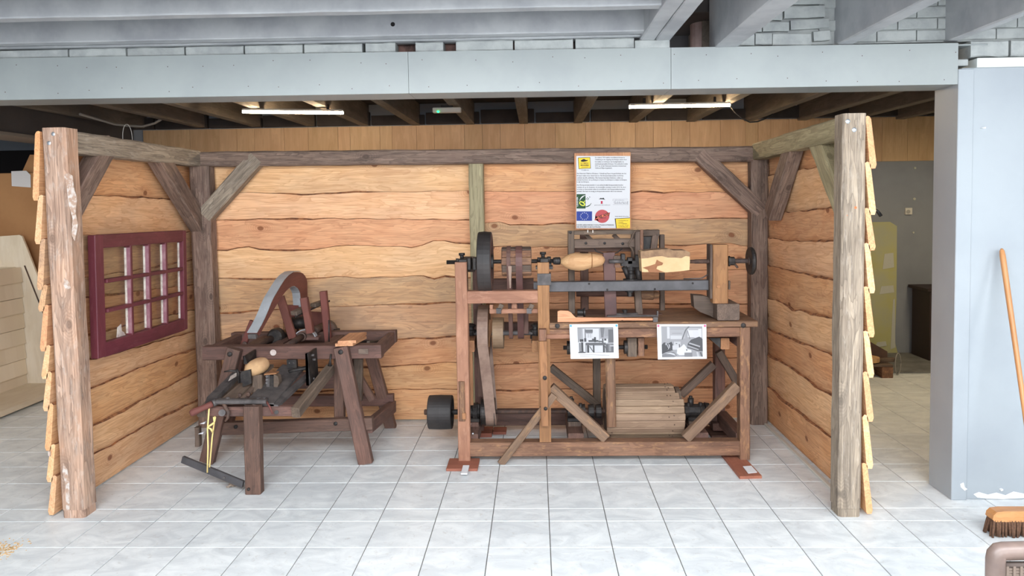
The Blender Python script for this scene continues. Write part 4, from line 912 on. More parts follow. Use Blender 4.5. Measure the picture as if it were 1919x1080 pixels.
# slatted drum
xd0, xd1 = ls(1134), ls(1272); rd = .180
dr = MB().lathe((xd0, YL, zl), (1, 0, 0), [(0, .02), (0, rd-.02), (.03, rd-.02), (.031, rd-.03), (xd1-xd0-.03, rd-.03), (xd1-xd0-.029, rd-.02), (xd1-xd0, rd-.02), (xd1-xd0, .02)], 32).build('drum', M['dust_wood'], lathe)
R_ = random.Random(9); ns = 23
for k in range(ns):
    t = 2*math.pi*(k+.35)/ns; u = Vector((0, math.cos(t), math.sin(t))); v = Vector((0, -math.sin(t), math.cos(t)))
    cut = .05 if u.z > .80 else (.025 if u.z > .62 else 0)
    e0 = R_.uniform(0, .004)-cut/2; c = Vector(((xd0+xd1)/2+e0, YL, zl))+u*(rd-.012+R_.uniform(-.002, .002))
    sl = MB().blk(c, (1, 0, 0), v, u, xd1-xd0+.012-cut+R_.uniform(-.004, .004), 2*math.pi*rd/ns*.93, .024, .004).build('drum_slat', M['drum'], dr)
nm = MB()
for k in range(ns):
    t = 2*math.pi*(k+.35)/ns; u = Vector((0, math.cos(t), math.sin(t)))
    for xx in (xd0+.02, xd1-.07, xd1-.09):
        if R_.random() < .75:
            c = Vector((xx+R_.uniform(-.01, .01), YL, zl))+u*(rd-.001)+Vector((0, -math.sin(t), math.cos(t)))*R_.uniform(-.02, .02); nm.cyl(c, c+u*.004, .004, 6)
nm.build('drum_nails', M['rust'], dr, kind='stuff')
# upright lever / belt in front of the drum and above the bench
MB().timber((X_(1145.5, 4.76, 750), 4.765, .205), (X_(1143.5, 4.76, 660), 4.765, .735), .062, .03, n=8, ch=.010, jit=.002, seed=61).build('lever_post', M['lathe'], lathe)
MB().timber((X_(1145, 4.84, 590), 4.84, Z_(604, 4.84)+.0), (X_(1141, 4.84, 475), 4.84, Z_(474, 4.84)), .078, .02, n=6, ch=.003, jit=.001, seed=62).build('drive_belt_board', M['belt_red'], lathe)
# roller shaft under the bench
zr = Z_(651, 4.82, 1150)
MB().cyl((X_(1055, 4.82), 4.82, zr), (X_(1213, 4.82), 4.82, zr), .014, 12).build('roller_shaft', M['iron'], lathe)
for a, b in ((1062, 1072), (1169, 1175)): MB().lathe((X_(a, 4.82), 4.82, zr), (1, 0, 0), [(0, .015), (0, .045), (X_(b, 4.82)-X_(a, 4.82), .045), (X_(b, 4.82)-X_(a, 4.82), .015)], 16).build('roller_disc', M['iron'], lathe)
fr('hanger_block', 1176, 634, 1194, 669, 4.79, .06, M['dust_wood'], 'z', seed=71); fr('hanger_block', 1196, 634, 1208, 668, 4.785, .06, M['lathe'], 'z', seed=72)
# long dark bar of the copying bed
fr('bed_bar', 1000, 527, 1334, 546, Y0+.085, .06, M['steel_bar'], 'x', ch=.004, rough=False)
for a, b in ((1104, 532), (1138, 543), (1227, 542), (1298, 531)): bolt(a, b, Y0+.085, .007, M['iron'], h=.005)
fr('rear_bed_bar', 905, 523, 1000, 546, Y0+.30, .05, M['dark_wood'], 'x', seed=73)
# tailstock
tz0, tz1 = Z_(458, Y0+.02, 1350), Z_(572, Y0+.02, 1350)
fr('tailstock_post', 1336.5, 459, 1365, 569, Y0+.02, .10, M['lathe_tan'], 'z', seed=81, ch=.006)
fr('tailstock_cheek', 1331, 459, 1338, 560, Y0+.04, .10, M['dust_wood'], 'z', seed=82)
fr('tailstock_foot', 1344, 570, 1386, 600.5, Y0-.005, .40, M['dust_wood'], 'y', seed=83, ch=.006)
cpts = [at(a, b, Y=Y0+.10) for a, b in ((1299, 553.5), (1320, 555), (1336, 560), (1345, 570), (1345, 600), (1330, 592), (1312, 585), (1301, 577))]
MB().prism(cpts, (0, .09, 0), gaxis=(1, 0, 0)).build('tailstock_corbel', M['dust_wood'], lathe)
bolt(1346.5, 537, Y0+.018, .012, M['lathe_tan'], h=.006); fr('wedge_end', 1365, 527, 1369, 543, Y0+.05, .04, M['dust_wood'], 'z')
zq = Z_(489.5, Y0+.07, 1370); Yq = Y0+.07
MB().cyl((X_(1291, Yq, 489), Yq, zq), (X_(1336, Yq, 489), Yq, zq), .012, 12).build('tailstock_screw', M['rust'], lathe)
mb = MB()
for k in range(14): mb.cyl((X_(1302, Yq, 489)+k*.0075, Yq, zq), (X_(1302, Yq, 489)+k*.0075+.004, Yq, zq), .0145, 12)
mb.build('screw_thread', M['rust'], lathe, kind='stuff')
MB().lathe((X_(1364, Yq, 489), Yq, zq), (1, 0, 0), [(0, .014), (0, .032), (.012, .034), (.014, .027), (.04, .027), (.042, .014)], 8).build('lock_nut', M['iron'], lathe)
MB().cyl((X_(1376, Yq, 490), Yq-.01, zq-.018), (X_(1381, Yq, 501), Yq-.02, zq-.042), .007, 8).build('wing_lever', M['rust'], lathe)
MB().cyl((X_(1373, Yq, 489), Yq, zq), (X_(1411, Yq, 489), Yq, zq), .015, 12).build('screw_shaft', M['rust'], lathe)
xh = X_(1407, Yq, 490); rh = .088
hw = MB().lathe((xh-.012, Yq, zq), (1, 0, 0), [(0, rh-.022), (0.0, rh-.006), (.006, rh), (.018, rh), (.026, rh-.006), (.026, rh-.022)], 32).build('handwheel', M['iron'], lathe)
mb = MB().lathe((xh-.016, Yq, zq), (1, 0, 0), [(0, .01), (0, .024), (.03, .026), (.034, .01)], 14)
for k in range(5):
    t = 2*math.pi*k/5+.3; mb.tube([(xh, Yq, zq), (xh, Yq+(rh-.01)*math.cos(t), zq+(rh-.01)*math.sin(t))], [.012, .008], 8)
mb.build('wheel_spokes', M['rust'], hw)
MB().tube([at(1281, 523, Y=Y0+.11), at(1313, 522, Y=Y0+.11), at(1318, 520, Y=Y0+.11), at(1331, 512, Y=Y0+.11)], .004, 8).build('bent_rod', M['iron_grey'], lathe)
# carriage: swinging cutter frame standing on the bench behind the bar
Yc = 4.98
fr('pulley_housing', 1206, 441, 1232, 472, Yc+.14, .10, M['iron'], 'x', ch=.01, rough=False)
fr('side_board', 1183, 440, 1200, 500, Yc+.02, .03, M['dust_wood'], 'z', seed=90)
car = fr('carriage_frame', 1065, 432, 1207, 440, Yc, .05, M['dust_wood'], 'x', seed=91)
fr('frame_post', 1065, 433, 1077, 588, Yc-.01, .05, M['dust_wood'], 'z', seed=92, parent=car)
fr('frame_rail', 1076, 448, 1192, 465, Yc+.01, .04, M['dust_wood'], 'x', seed=93, parent=car)
ln('frame_post', (1197, 434), (1196, 520), 13, Yc-.02, .05, M['dust_wood'], parent=car, seed=94)
ln('frame_post', (1193, 515), (1199, 592), 13, Yc-.02, .05, M['dust_wood'], parent=car, seed=95)
fr('frame_edge', 1200, 431, 1206, 500, Yc-.03, .05, M['lathe'], 'z', seed=96, parent=car)
fr('frame_block', 1206, 431, 1236, 443, Yc+.12, .08, M['dust_wood'], 'x', seed=97, parent=car)
ln('frame_strut', (1229, 440), (1224, 470), 12, Yc+.12, .06, M['dust_wood'], parent=car, seed=98)
fr('rear_post', 1237, 440, 1246, 590, Yc+.16, .05, M['dust_wood'], 'z', seed=99, parent=car)
fr('rear_post', 1088, 440, 1103, 590, Yc+.22, .04, M['dark_wood'], 'z', seed=100, parent=car)
ln('frame_strut', (1098, 440), (1108, 450), 8, Yc+.10, .03, M['dust_wood'], parent=car, n=2); ln('frame_strut', (1150, 440), (1162, 452), 8, Yc+.10, .03, M['dust_wood'], parent=car, n=2)
fr('dark_rail_board', 1076, 464, 1195, 472, Yc+.10, .06, M['dark_wood'], 'x', seed=101, parent=car)  # dark board along the bottom of the middle rail
MB().cyl(at(1080, 549, Y=Yc+.06), at(1190, 549, Y=Yc+.06), .026, 16).build('carriage_roller', M['dark_wood'], car)
MB().lathe(at(1198, 553, Y=Yc+.02), (1, 0, 0), [(0, .02), (0, .03), (.09, .035), (.10, .026), (.13, .022), (.135, .01)], 14).build('roller_handle', M['lathe'], car)
MB().box(X_(1092, Yc), X_(1240, Yc), Yc-.03, Yc+.2, Z_(592, Yc)-.012, Z_(592, Yc)+.01, ch=.003).build('carriage_base', M['dark_wood'], car)
for a, b in ((1098, 456), (1133, 456), (1167, 457), (1069, 436), (1192, 446)): bolt(a, b, Yc-.012 if a < 1080 or a > 1190 else Yc+.01, .010, M['iron'], parent=car, h=.006)
for a, b in ((1101.5, 434), (1111, 434.5)): fr('pale_pin', a-.8, b-3, a+.8, b+2, Yc-.004, .006, M['putty'], 'z', ch=.0005, parent=car, rough=False)
MB().tube([at(x, y, Y=Yc-.05) for x, y in ((1196, 432), (1190, 433), (1186, 440), (1183, 449), (1178, 456), (1179, 461), (1184, 466), (1187, 474), (1187, 484))], .006, 8).build('bent_wire', M['dust_wood'], car)
MB().tube([at(x, y, Y=Yc-.04) for x, y in ((1114, 466), (1118, 472), (1130, 475), (1148, 476), (1158, 473), (1166, 466))], .004, 6).build('hanging_wire', M['cable_black'], car)
# iron cutter head in the middle
Yt = 4.80
mb = MB()
def tb(x0, y0, x1, y1, d=.05, Y=Yt, ch=.004):
    a, b = at(x0, y1, Y=Y), at(x1, y0, Y=Y); mb.box(a.x, b.x, Y, Y+d, a.z, b.z, ch=ch)
tb(1164, 476, 1172, 500); tb(1176, 483, 1186, 496); tb(1170, 488, 1200, 502, .06); tb(1190, 478, 1199, 498, .04); tb(1199, 486, 1203, 508, .05)
p = at(1182, 525, Y=Yt+.03); mb.lathe((p.x, Yt+.03, p.z), (0, 0, 1), [(0, .05), (.008, .05), (.01, .026), (.04, .027), (.045, .022), (.06, .022), (.065, .03), (.09, .032), (.1, .02)], 14)
q0, q1 = at(1170, 500, Y=Yt+.01), at(1177, 522, Y=Yt+.01); mb.tube([q0, q1], [.02, .012], 8); q0, q1 = at(1195, 500, Y=Yt+.02), at(1198, 526, Y=Yt+.02); mb.tube([q0, q1], [.022, .02], 8)
ch_ = mb.build('cutter_head', M['iron'], lathe)
MB().cyl(at(1141, 490, Y=Yt), at(1168, 490, Y=Yt), .013, 12).build('cutter_spindle', M['iron_grey'], lathe)
fr('cutter_block', 1150, 480, 1163, 488, Yt+.02, .04, M['dust_wood'], 'x', ch=.002); fr('cutter_block', 1152, 496, 1163, 502, Yt+.01, .03, M['lathe'], 'x', ch=.002)
p = at(1180, 547, Y=Yt+.02); MB().lathe((p.x, Yt+.02, p.z+.01), (0, 0, -1), [(0, .03), (.012, .03), (.014, .018), (.04, .016), (.042, .012)], 6).build('clamp_nut', M['iron'], lathe)
# things lying fixed on the bench: guide board, lever strip, dog clamp
gp = [at(a, b, Y=Y0-.004) for a, b in ((1045, 604), (1045, 584), (1050, 582.5), (1064, 583), (1070, 586), (1076, 593), (1079, 595.5), (1232, 597), (1232, 601), (1168, 601), (1166, 600), (1164, 601), (1120, 602), (1080, 604))]
MB().prism(gp, (0, .028, 0), gaxis=(1, 0, 0)).build('guide_board', M['fresh'], lathe)
fr('lever_strip', 1138, 591.5, 1233, 594, Y0+.05, .03, M['iron_grey'], 'x', ch=.001, rough=False); fr('lever_hook', 1231, 583.5, 1234, 594, Y0+.05, .02, M['iron_grey'], 'z', ch=.001, rough=False); fr('strip_clip', 1224, 595, 1233, 604, Y0-.016, .03, M['iron_grey'], 'z', ch=.001, rough=False)
MB().lathe(at(1082, 586, Y=Y0+.10), (1, 0, 0), [(0, .01), (0, .022), (.035, .022), (.04, .03), (.05, .03), (.05, .01)], 12).build('dog_clamp', M['iron'], lathe)
fr('dog_block', 1082, 590, 1093, 597, Y0+.09, .04, M['dust_wood'], 'x', ch=.002)
q = at(1171, 584, Y=Y0+.2); MB().lathe((q.x, q.y, q.z-.03), (0, 0, 1), [(0, .03), (.008, .03), (.01, .012), (.03, .012), (.03, .018), (.042, .018)], 10).build('clamp_screw', M['iron'], lathe)
fr('tool_bar', 1155, 588, 1196, 594, Y0+.16, .05, M['iron_grey'], 'x', ch=.003)
# batten with bolts and swinging stick on the middle upright
batt = ln('batten', (1018, 640), (1021, 799), 14, Y0-.046, .022, M['lathe_tan'], seed=111, ch=.003)
bolt(1021, 708.5, Y0-.047, .014, M['iron'], parent=batt); bolt(1022.5, 766, Y0-.047, .012, M['iron'], parent=batt)
ln('batten_back', (1013, 640), (1014, 762), 8, Y0-.022, .026, M['lathe_tan'], seed=112, ch=.002)
fr('knuckle', 1010, 618, 1024, 639, Y0-.05, .054, M['lathe'], 'z', ch=.004, seed=113)
ln('swinging_stick', (1039, 741), (938, 871), 14, Y0-.0235, .0215, M['lathe_dust'], seed=114, ch=.003)
fr('side_cleat', 860, 716, 871, 790, Y0-.014, .016, M['lathe'], 'z', ch=.004, seed=115); fr('side_cleat', 866, 775, 873, 786, Y0-.018, .012, M['lathe_tan'], 'z', ch=.002, seed=116)
for a, b in ((881, 795), (886, 813)): bolt(a, b, Y0+.08, .008, M['screw'])

# pieces held in the lathe
prof = [(0, .012), (.008, .022), (.03, .040), (.06, .055), (.095, .0615), (.14, .062), (.185, .054), (.225, .046), (.255, .036), (.27, .018), (.275, .002)]
mb = MB(); x0 = sp(1050.5); n = 28; vs = []; gs = []; fs = []
for (t, r) in prof:
    for k in range(n):
        q = 2*math.pi*k/n; yy, zz = math.cos(q), math.sin(q); top = 1-.10*max(zz, 0) if .1 < t < .24 else 1
        dz = -.004 if t < .16 else .004
        vs.append((x0+t*1.02, YSP-.03+r*yy*.9, zs+r*zz*.93*top+dz)); gs.append((t, r*yy, r*zz))
for i in range(len(prof)-1):
    for k in range(n): j = (k+1) % n; fs.append((i*n+k, i*n+j, (i+1)*n+j, (i+1)*n+k))
fs += [tuple(range(n))[::-1], tuple((len(prof)-1)*n+k for k in range(n))]
mb.add(vs, fs, gs, True); clog = mb.build('clog_blank', M['clog'], None)
tag(clog, 'rounded wooden clog blank clamped in the lathe spindle', 'clog')
cutm = MB(); xx = x0+.192; cutm.lathe((xx, YSP-.03, zs+.002), (1, 0, 0), [(0, .0475), (.004, .050), (.007, .0475)], 28); cutm.build('heel_groove', plain('brown_groove', lin(140, 96, 58), .8), clog)
bl = [at(a, b, Y=Y0+.0) for a, b in ((1201, 471.5), (1217, 470), (1240, 468), (1254, 467.5), (1262, 470), (1285, 470), (1292, 473), (1293, 490), (1292, 506.5), (1270, 509), (1246, 511), (1203, 510))]
blk_ = MB().prism(bl, (0, .115, 0), gaxis=(1, 0, 0)).build('split_log', plain('pale_split_wood', lin(212, 180, 136), .8, col2=lin(200, 166, 122), scale=8), None)
tag(blk_, 'pale split log with bark on top held beside the tailstock', 'log')
bk = [at(a, b, Y=Y0-.004) for a, b in ((1200.5, 472), (1217, 469.5), (1240, 467.5), (1254, 467), (1262, 469.5), (1285, 469.5), (1293, 473), (1293, 481), (1285, 480), (1277, 484), (1266, 483), (1252, 483), (1240, 480), (1228, 481), (1214, 484), (1201, 485))]
MB().prism(bk, (0, .123, 0), gaxis=(1, 0, 0)).build('bark', plain('grey_brown_bark', lin(150, 120, 92), .95, col2=lin(120, 94, 74), scale=18, bump=.6), blk_)
hs_ = [at(a, b, Y=Y0-.003) for a, b in ((1204, 502), (1216, 499), (1228, 495), (1231, 487), (1236, 490), (1243, 493), (1241, 497), (1232, 499), (1230, 504), (1238, 508), (1246, 510.5), (1216, 510.4), (1214, 506))]
MB().prism(hs_, (0, .006, 0), gaxis=(1, 0, 0)).build('heartwood', plain('brown_heartwood', lin(150, 102, 70), .85, col2=lin(134, 88, 60), scale=14), blk_)
# packing boards and paper under the feet
def padb(x0, y0, x1, y1, label, hgt=.016):
    pass
a, b, c, d = at(836, 884, Z=.0), at(895, 883, Z=.0), at(894, 866, Z=.0), at(838, 867, Z=.0)
tag(MB().box(a.x, b.x, a.y, c.y+.02, 0, .018, ch=.002).build('packing_board', M['pad']), 'red-brown packing board under the front left foot of the lathe', 'board', 'packing boards under the lathe feet')
p0, p1 = at(1396, 893, Z=.018), at(1371, 860, Z=.018)
xm = at(1407, 893, Z=.018).x
tag(MB().prism([(xm-.065, p0.y, 0), (xm+.068, p0.y+.01, 0), (xm+.05, p0.y+.42, 0), (xm-.075, p0.y+.40, 0)], (0, 0, .018), gaxis=(0, 1, 0)).build('packing_board', M['pad']), 'long red-brown packing board under the front right foot of the lathe', 'board', 'packing boards under the lathe feet')
a = at(905, 812, Z=0)
tag(MB().box(a.x-.08, a.x+.07, a.y-.10, a.y+.06, 0, .03, ch=.002).build('packing_board', M['pad']), 'thick packing board under the rear left foot of the lathe', 'board', 'packing boards under the lathe feet')
tag(MB().box(a.x+.075, a.x+.17, a.y-.04, a.y+.08, 0, .02, ch=.002).build('packing_board', M['pad']), 'thin packing board lying right of the rear left lathe foot', 'board', 'packing boards under the lathe feet')
a = at(1350, 812, Z=0)
tag(MB().box(a.x-.09, a.x+.10, a.y-.12, a.y+.1, 0, .02, ch=.002).build('packing_board', M['dark_wood']), 'dark packing board under the rear right foot of the lathe', 'board', 'packing boards under the lathe feet')
a, b = at(864.5, 886, Z=.02), at(880, 872, Z=.02)
tag(MB().box(a.x, b.x, a.y-.03, b.y-.02, .0185, .027, ch=.001).build('paper_slip', M['paper']), 'white paper slip on the packing board under the front left foot', 'paper')
pp = [at(x, y, Z=.0205) for x, y in ((1392, 875), (1408, 874), (1419, 886), (1402, 888))]
tag(MB().prism(pp, (0, 0, .003)).build('paper_slip', M['paper']), 'white paper slip on the long board under the front right foot', 'paper')

# two photographs pinned to the bench
def gmat(v): v = int(v*.80); return ink('print_%d' % v, lin(v, v, min(255, v+3)))
def photo(c, label, pin, strokes, inner):
    P = [at(x, y, Y=Y0-.020) for x, y in c]
    t = thing('photo_print', label, 'photo', tuple((P[2]+P[3])/2))
    def up(u, v, l): q = P[0].lerp(P[1], u).lerp(P[3].lerp(P[2], u), v); return Vector((q.x, q.y-l, q.z))
    MB().prism([up(0, 0, 0), up(1, 0, 0), up(1, 1, 0), up(0, 1, 0)], (0, .0015, 0)).build('sheet', M['paper'], t)
    for k, (g, pl) in enumerate(strokes):
        l = .0006+.00012*k
        MB().prism([up(inner[0]+u*(inner[2]-inner[0]), inner[1]+v*(inner[3]-inner[1]), l) for u, v in pl], (0, .0001, 0)).build('print_patch', gmat(g), t)
    for u in (.03, .97):
        q = up(u, .045, 0); MB().lathe(q+Vector((0, .004, 0)), (0, -1, 0), [(0, .001), (.004, .007), (.008, .007), (.011, .005), (.012, .001)], 10).build('drawing_pin', pin, t)
    return t
def rc(a, b, c, d): return [(a, b), (c, b), (c, d), (a, d)]
S1 = [(178, rc(0, 0, 1, 1)), (236, rc(.0, .55, .2, 1)), (168, [(0, 0), (.12, 0), (.10, .3), (.05, .55), (0, .6)]), (226, rc(.15, .05, .6, .62)), (120, rc(.20, .06, .23, .42)), (118, rc(.23, .08, .43, .20)), (150, rc(.24, .2, .42, .24)), (216, rc(.25, .25, .42, .40)),
    (160, rc(.30, .25, .31, .4)), (160, rc(.36, .25, .37, .4)), (130, [(.64, 0), (.76, 0), (.72, .4), (.66, .4)]), (164, rc(.76, 0, .98, .35)), (116, rc(.86, .08, .99, .60)), (232, rc(.62, .45, .84, .62)), (226, rc(.28, .72, .74, .98)), (110, rc(.78, .66, 1, 1)), (150, rc(.86, .68, .93, .95)), (190, rc(.9, .7, 1, .76)),
    (70, rc(.06, .46, .16, .56)), (84, rc(.18, .42, .24, .56)), (78, rc(.30, .50, .58, .565)), (74, rc(.46, .38, .51, .58)), (96, rc(.40, .44, .46, .52)), (60, rc(.58, .53, .72, .57)), (118, rc(.22, .60, .78, .70)), (84, rc(.22, .645, .78, .665)), (72, rc(.26, .70, .31, .99)), (72, rc(.42, .70, .46, .99)), (72, rc(.70, .70, .745, .99)),
    (96, [(.31, .74), (.34, .74), (.44, .96), (.41, .96)]), (96, [(.74, .74), (.77, .74), (.83, .9), (.80, .9)]), (80, rc(.09, .58, .15, .99)), (140, rc(.03, .6, .08, .99)), (88, [(.0, .97), (.1, .93), (.22, .97), (.2, 1), (0, 1)]), (100, rc(.68, .44, .72, .62)), (90, rc(.74, .44, .80, .52)),
    (168, rc(.0, 1.05, .92, 1.065)), (150, rc(.05, 1.105, .88, 1.12)), (90, rc(.0, .0, 1, .012)), (110, rc(.99, 0, 1, .6))]
photo([(1067, 608), (1158, 607.5), (1159.5, 671.5), (1069.5, 673)], 'left pinned black and white photo of a workshop with a lathe', plain('blue_pin', lin(70, 160, 190), .4), S1, (.16, .095, .9, .83))
S2 = [(178, rc(0, 0, 1, 1)), (178, rc(0, 0, .12, .4)), (228, rc(.14, .02, .2, .4)), (192, rc(.2, .05, .58, .40)), (168, rc(.22, .08, .55, .10)), (166, rc(.26, .22, .5, .24)), (222, rc(.22, .3, .5, .42)), (236, rc(.64, .08, .98, .36)), (150, rc(.66, .10, .9, .12)), (130, [(.66, 0), (.70, 0), (.60, .14), (.58, .12)]), (110, [(.58, .12), (.60, .13), (.51, .44), (.49, .43)]), (140, [(.63, .14), (.645, .14), (.70, .42), (.68, .42)]),
    (232, [(.76, .16), (.88, .14), (.92, .28), (.86, .4), (.78, .36)]), (96, [(.72, .44), (.92, .34), (1, .42), (1, .82), (.88, .82), (.62, .70), (.64, .56)]), (190, [(.68, .53), (.94, .65), (.93, .69), (.66, .57)]), (176, [(.64, .62), (.9, .75), (.9, .79), (.63, .67)]), (70, [(.70, .6), (.9, .70), (.9, .72), (.7, .625)]), (84, [(0, .6), (.06, .52), (.16, .56), (.24, .5), (.28, .62), (.27, .78), (.1, .84), (0, .9)]), (196, [(.08, .56), (.12, .54), (.18, .72), (.15, .76)]), (196, [(.16, .56), (.2, .6), (.2, .7), (.18, .7)]), (46, [(.1, .6), (.12, .6), (.16, .74), (.14, .74)]),
    (214, rc(.30, .50, .46, .62)), (88, rc(.34, .55, .38, .57)), (96, rc(.42, .58, .44, .68)), (224, rc(.26, .62, .42, .76)), (242, [(.46, .68), (.54, .58), (.58, .64), (.62, .74), (.72, .78), (.72, .86), (.6, .86), (.54, .94), (.42, .94), (.36, .88), (.38, .72)]), (90, [(.59, .74), (.63, .77), (.6, .81)]), (140, [(.1, .88), (.2, .82), (.3, .84), (.36, .95), (.3, 1), (.0, 1), (0, .92)]), (226, [(.09, .89), (.2, .85), (.3, .89), (.34, .96), (.2, .9)]), (146, rc(.55, .86, .74, 1)), (216, [(.84, .84), (.88, .84), (.92, 1), (.86, 1)]), (120, [(.92, .86), (.96, .84), (1, 1), (.96, 1)])]
photo([(1231, 608), (1323.5, 608), (1324.5, 672.5), (1233, 674)], 'right pinned black and white photo of people at clog making tools', plain('pink_pin', lin(206, 90, 130), .4), S2, (.085, .055, .92, .935))
# ================================================================ CLOG HOLLOWING MACHINE (left)
cm = thing('hollowing_machine', 'low dark wooden clog-making machine with a metal-topped arched horn in the left bay', 'machine', (-1.6, 4.8, 0))
def tbar(name, p, q, w_, d, mat, side=(0, 1, 0), parent=None, ch=.005, n=6, jit=.0015, seed=0):
    return MB().timber(p, q, w_, d, side=side, n=n, ch=ch, jit=jit, seed=seed or int(abs(p[0]*997+p[2]*131))).build(name, mat, parent or cm)
def pxb(name, p, q, w_, d, Y, mat, Yq=None, side=(0, 1, 0), parent=None, off=0.0, **k):
    a, b = at(*p, Y=Y), at(*q, Y=Yq or Y); o = Vector((0, off, 0)); return tbar(name, a+o, b+o, w_, d, mat, side=side, parent=parent, **k)
def mbolt(px_, py_, Y, r=.014, parent=None, mat=None, h=.012): return bolt(px_, py_, Y, r, mat or M['iron'], parent or cm, h=h)
YF, YR = 4.70, 5.22
DW = M['dark_wood']
zt = at(546, 650, Y=YF).z
# table frame
fa, fb = at(379, 663.5, Y=YF), at(714, 660, Y=YF)
tbar('front_rail', fa+Vector((0, .045, 0)), fb+Vector((0, .045, 0)), .085, .088, DW, seed=201, n=12)
ra, rb = at(437, 634, Y=YR), at(743, 630, Y=YR)
tbar('rear_rail', ra, rb, .07, .085, DW, seed=202, n=12)
for px_, nm_ in ((392, 'side_rail'), (706, 'side_rail')):
    xx = at(px_, 660, Y=YF).x; zz = fa.z if px_ < 500 else fb.z
    tbar(nm_, (xx, YF+.09, zz), (xx, YR, zz), .045, .085, DW, side=(1, 0, 0), seed=px_)
x0, x1 = at(618, 650, Y=YF).x, at(708, 650, Y=YF).x
MB().box(x0, x1, YF+.09, YR-.03, fb.z-.035, fb.z-.015, ch=.003).build('tray_bottom', M['black'], cm)
tbar('tray_side', (x0, YF+.09, fb.z), (x0, YR-.03, fb.z), .03, .07, DW, side=(1, 0, 0), seed=204)
for px_ in (452, 500, 600): 
    xx = at(px_, 650, Y=YF).x; tbar('cross_bearer', (xx, YF+.09, fa.z-.005), (xx, YR-.03, fa.z-.005), .07, .07, DW, side=(1, 0, 0), seed=px_)
MB().box(at(440, 650, Y=YF).x, x0, YF+.10, YR-.04, fa.z-.03, fa.z-.012, ch=.003).build('table_board', DW, cm)
tray = pxb('mortise_plate', (672, 659), (690, 659), .004, .035, YF-.002, M['dust_wood'], jit=0, n=1, ch=.001)
# legs
pxb('leg', (637, 652), (684, 871), .06, .092, 4.645, DW, off=.03, seed=211)
pxb('leg', (437, 655), (385, 868), .06, .088, 4.645, DW, off=.03, seed=212)
pxb('leg', (690, 645), (733, 802), .06, .080, 5.24, DW, Yq=5.44, seed=213)
pxb('leg', (452, 650), (425, 806), .06, .080, 5.24, DW, Yq=5.44, seed=214)
mbolt(638.5, 660, 4.642, .016); mbolt(430.5, 664, 4.642, .016)
MB().lathe(at(512, 661, Y=YF-.001), (0, -1, 0), [(0, .02), (.002, .02), (.003, .008), (.004, .001)], 16).build('white_washer', M['putty'], cm)
st = pxb('front_stretcher', (404, 803), (699, 793), .055, .080, 4.70, DW, seed=215, n=10); mbolt(629, 794, 4.672, .013); mbolt(442, 800, 4.672, .013)
a, b = at(691, 800, Y=4.70), at(736, 762, Y=5.36); tbar('side_stretcher', a, b, .05, .085, DW, side=(1, 0, 0), seed=216)
a, b = at(399, 806, Y=4.70), at(436, 768, Y=5.36); tbar('side_stretcher', a, b, .05, .085, DW, side=(1, 0, 0), seed=217)
pxb('rear_stretcher', (430, 752), (738, 749), .05, .085, 5.36, DW, seed=218, n=10)
pxb('inner_post', (636, 668), (637, 782), .05, .066, 4.80, DW, seed=219)
pxb('inner_post', (672, 672), (671, 750), .05, .06, 5.05, M['dust_wood'], seed=220)
pxb('strut', (656, 676), (698, 750), .04, .05, 5.12, DW, seed=221)
pxb('rear_board', (440, 715), (640, 712), .02, .12, 5.10, DW, seed=222)
# swing carriage reaching towards us
YG = 4.16
pxb('front_leg', (469, 763), (473, 928), .07, .092, YG, DW, off=.037, seed=231, side=(0, 1, 0), ch=.007)
mbolt(466, 917, YG, .009)
pxb('front_cross_bar', (384, 772), (552, 772), .06, .058, YG+.075, DW, off=.03, seed=232, n=8)
r0, r1 = at(554, 774, Y=YG+.06), at(619, 692, Y=4.72)
rr_ = tbar('right_carriage_rail', r0, r1, .052, .066, M['dust_wood'], side=(1, 0, 0), seed=233, n=8)
l0, l1 = at(377, 775, Y=YG+.07), at(446, 706, Y=4.70)
tbar('left_carriage_rail', l0+Vector((0, 0, -.0)), l1, .055, .05, M['dust_wood'], side=(1, 0, 0), seed=234, n=8)
g0, g1 = at(381, 756, Y=YG+.12), at(445, 703, Y=4.66)
MB().prism([g0+Vector((.01, 0, .0)), g0+Vector((.05, .08, .02)), g1+Vector((.03, 0, .025)), g1+Vector((-.025, 0, .025)), g0+Vector((-.005, .06, .02))], (0, 0, -.03)).build('guide_bar', M['iron_grey'], cm)
MB().prism([at(432, 708, Y=4.58)+Vector((0, 0, .008)), at(446, 699, Y=4.66)+Vector((0, 0, .006)), at(447, 706, Y=4.62)+Vector((0, 0, .008)), at(428, 718, Y=4.50)+Vector((0, 0, .010))], (0, 0, .002)).build('whitish_patch', M['putty'], cm)
h0, h1 = at(356, 776, Y=YG-.02), at(398, 757, Y=YG+.05)
MB().tube([h0, h0.lerp(h1, .06), h0.lerp(h1, .25), h0.lerp(h1, .6), h0.lerp(h1, .9), h1], [.012, .020, .021, .017, .019, .018], 12).build('turned_handle', M['red_wood'], cm)
MB().cyl(h1, at(407, 753, Y=YG+.07), .020, 12).build('handle_ferrule', M['iron_grey'], cm)
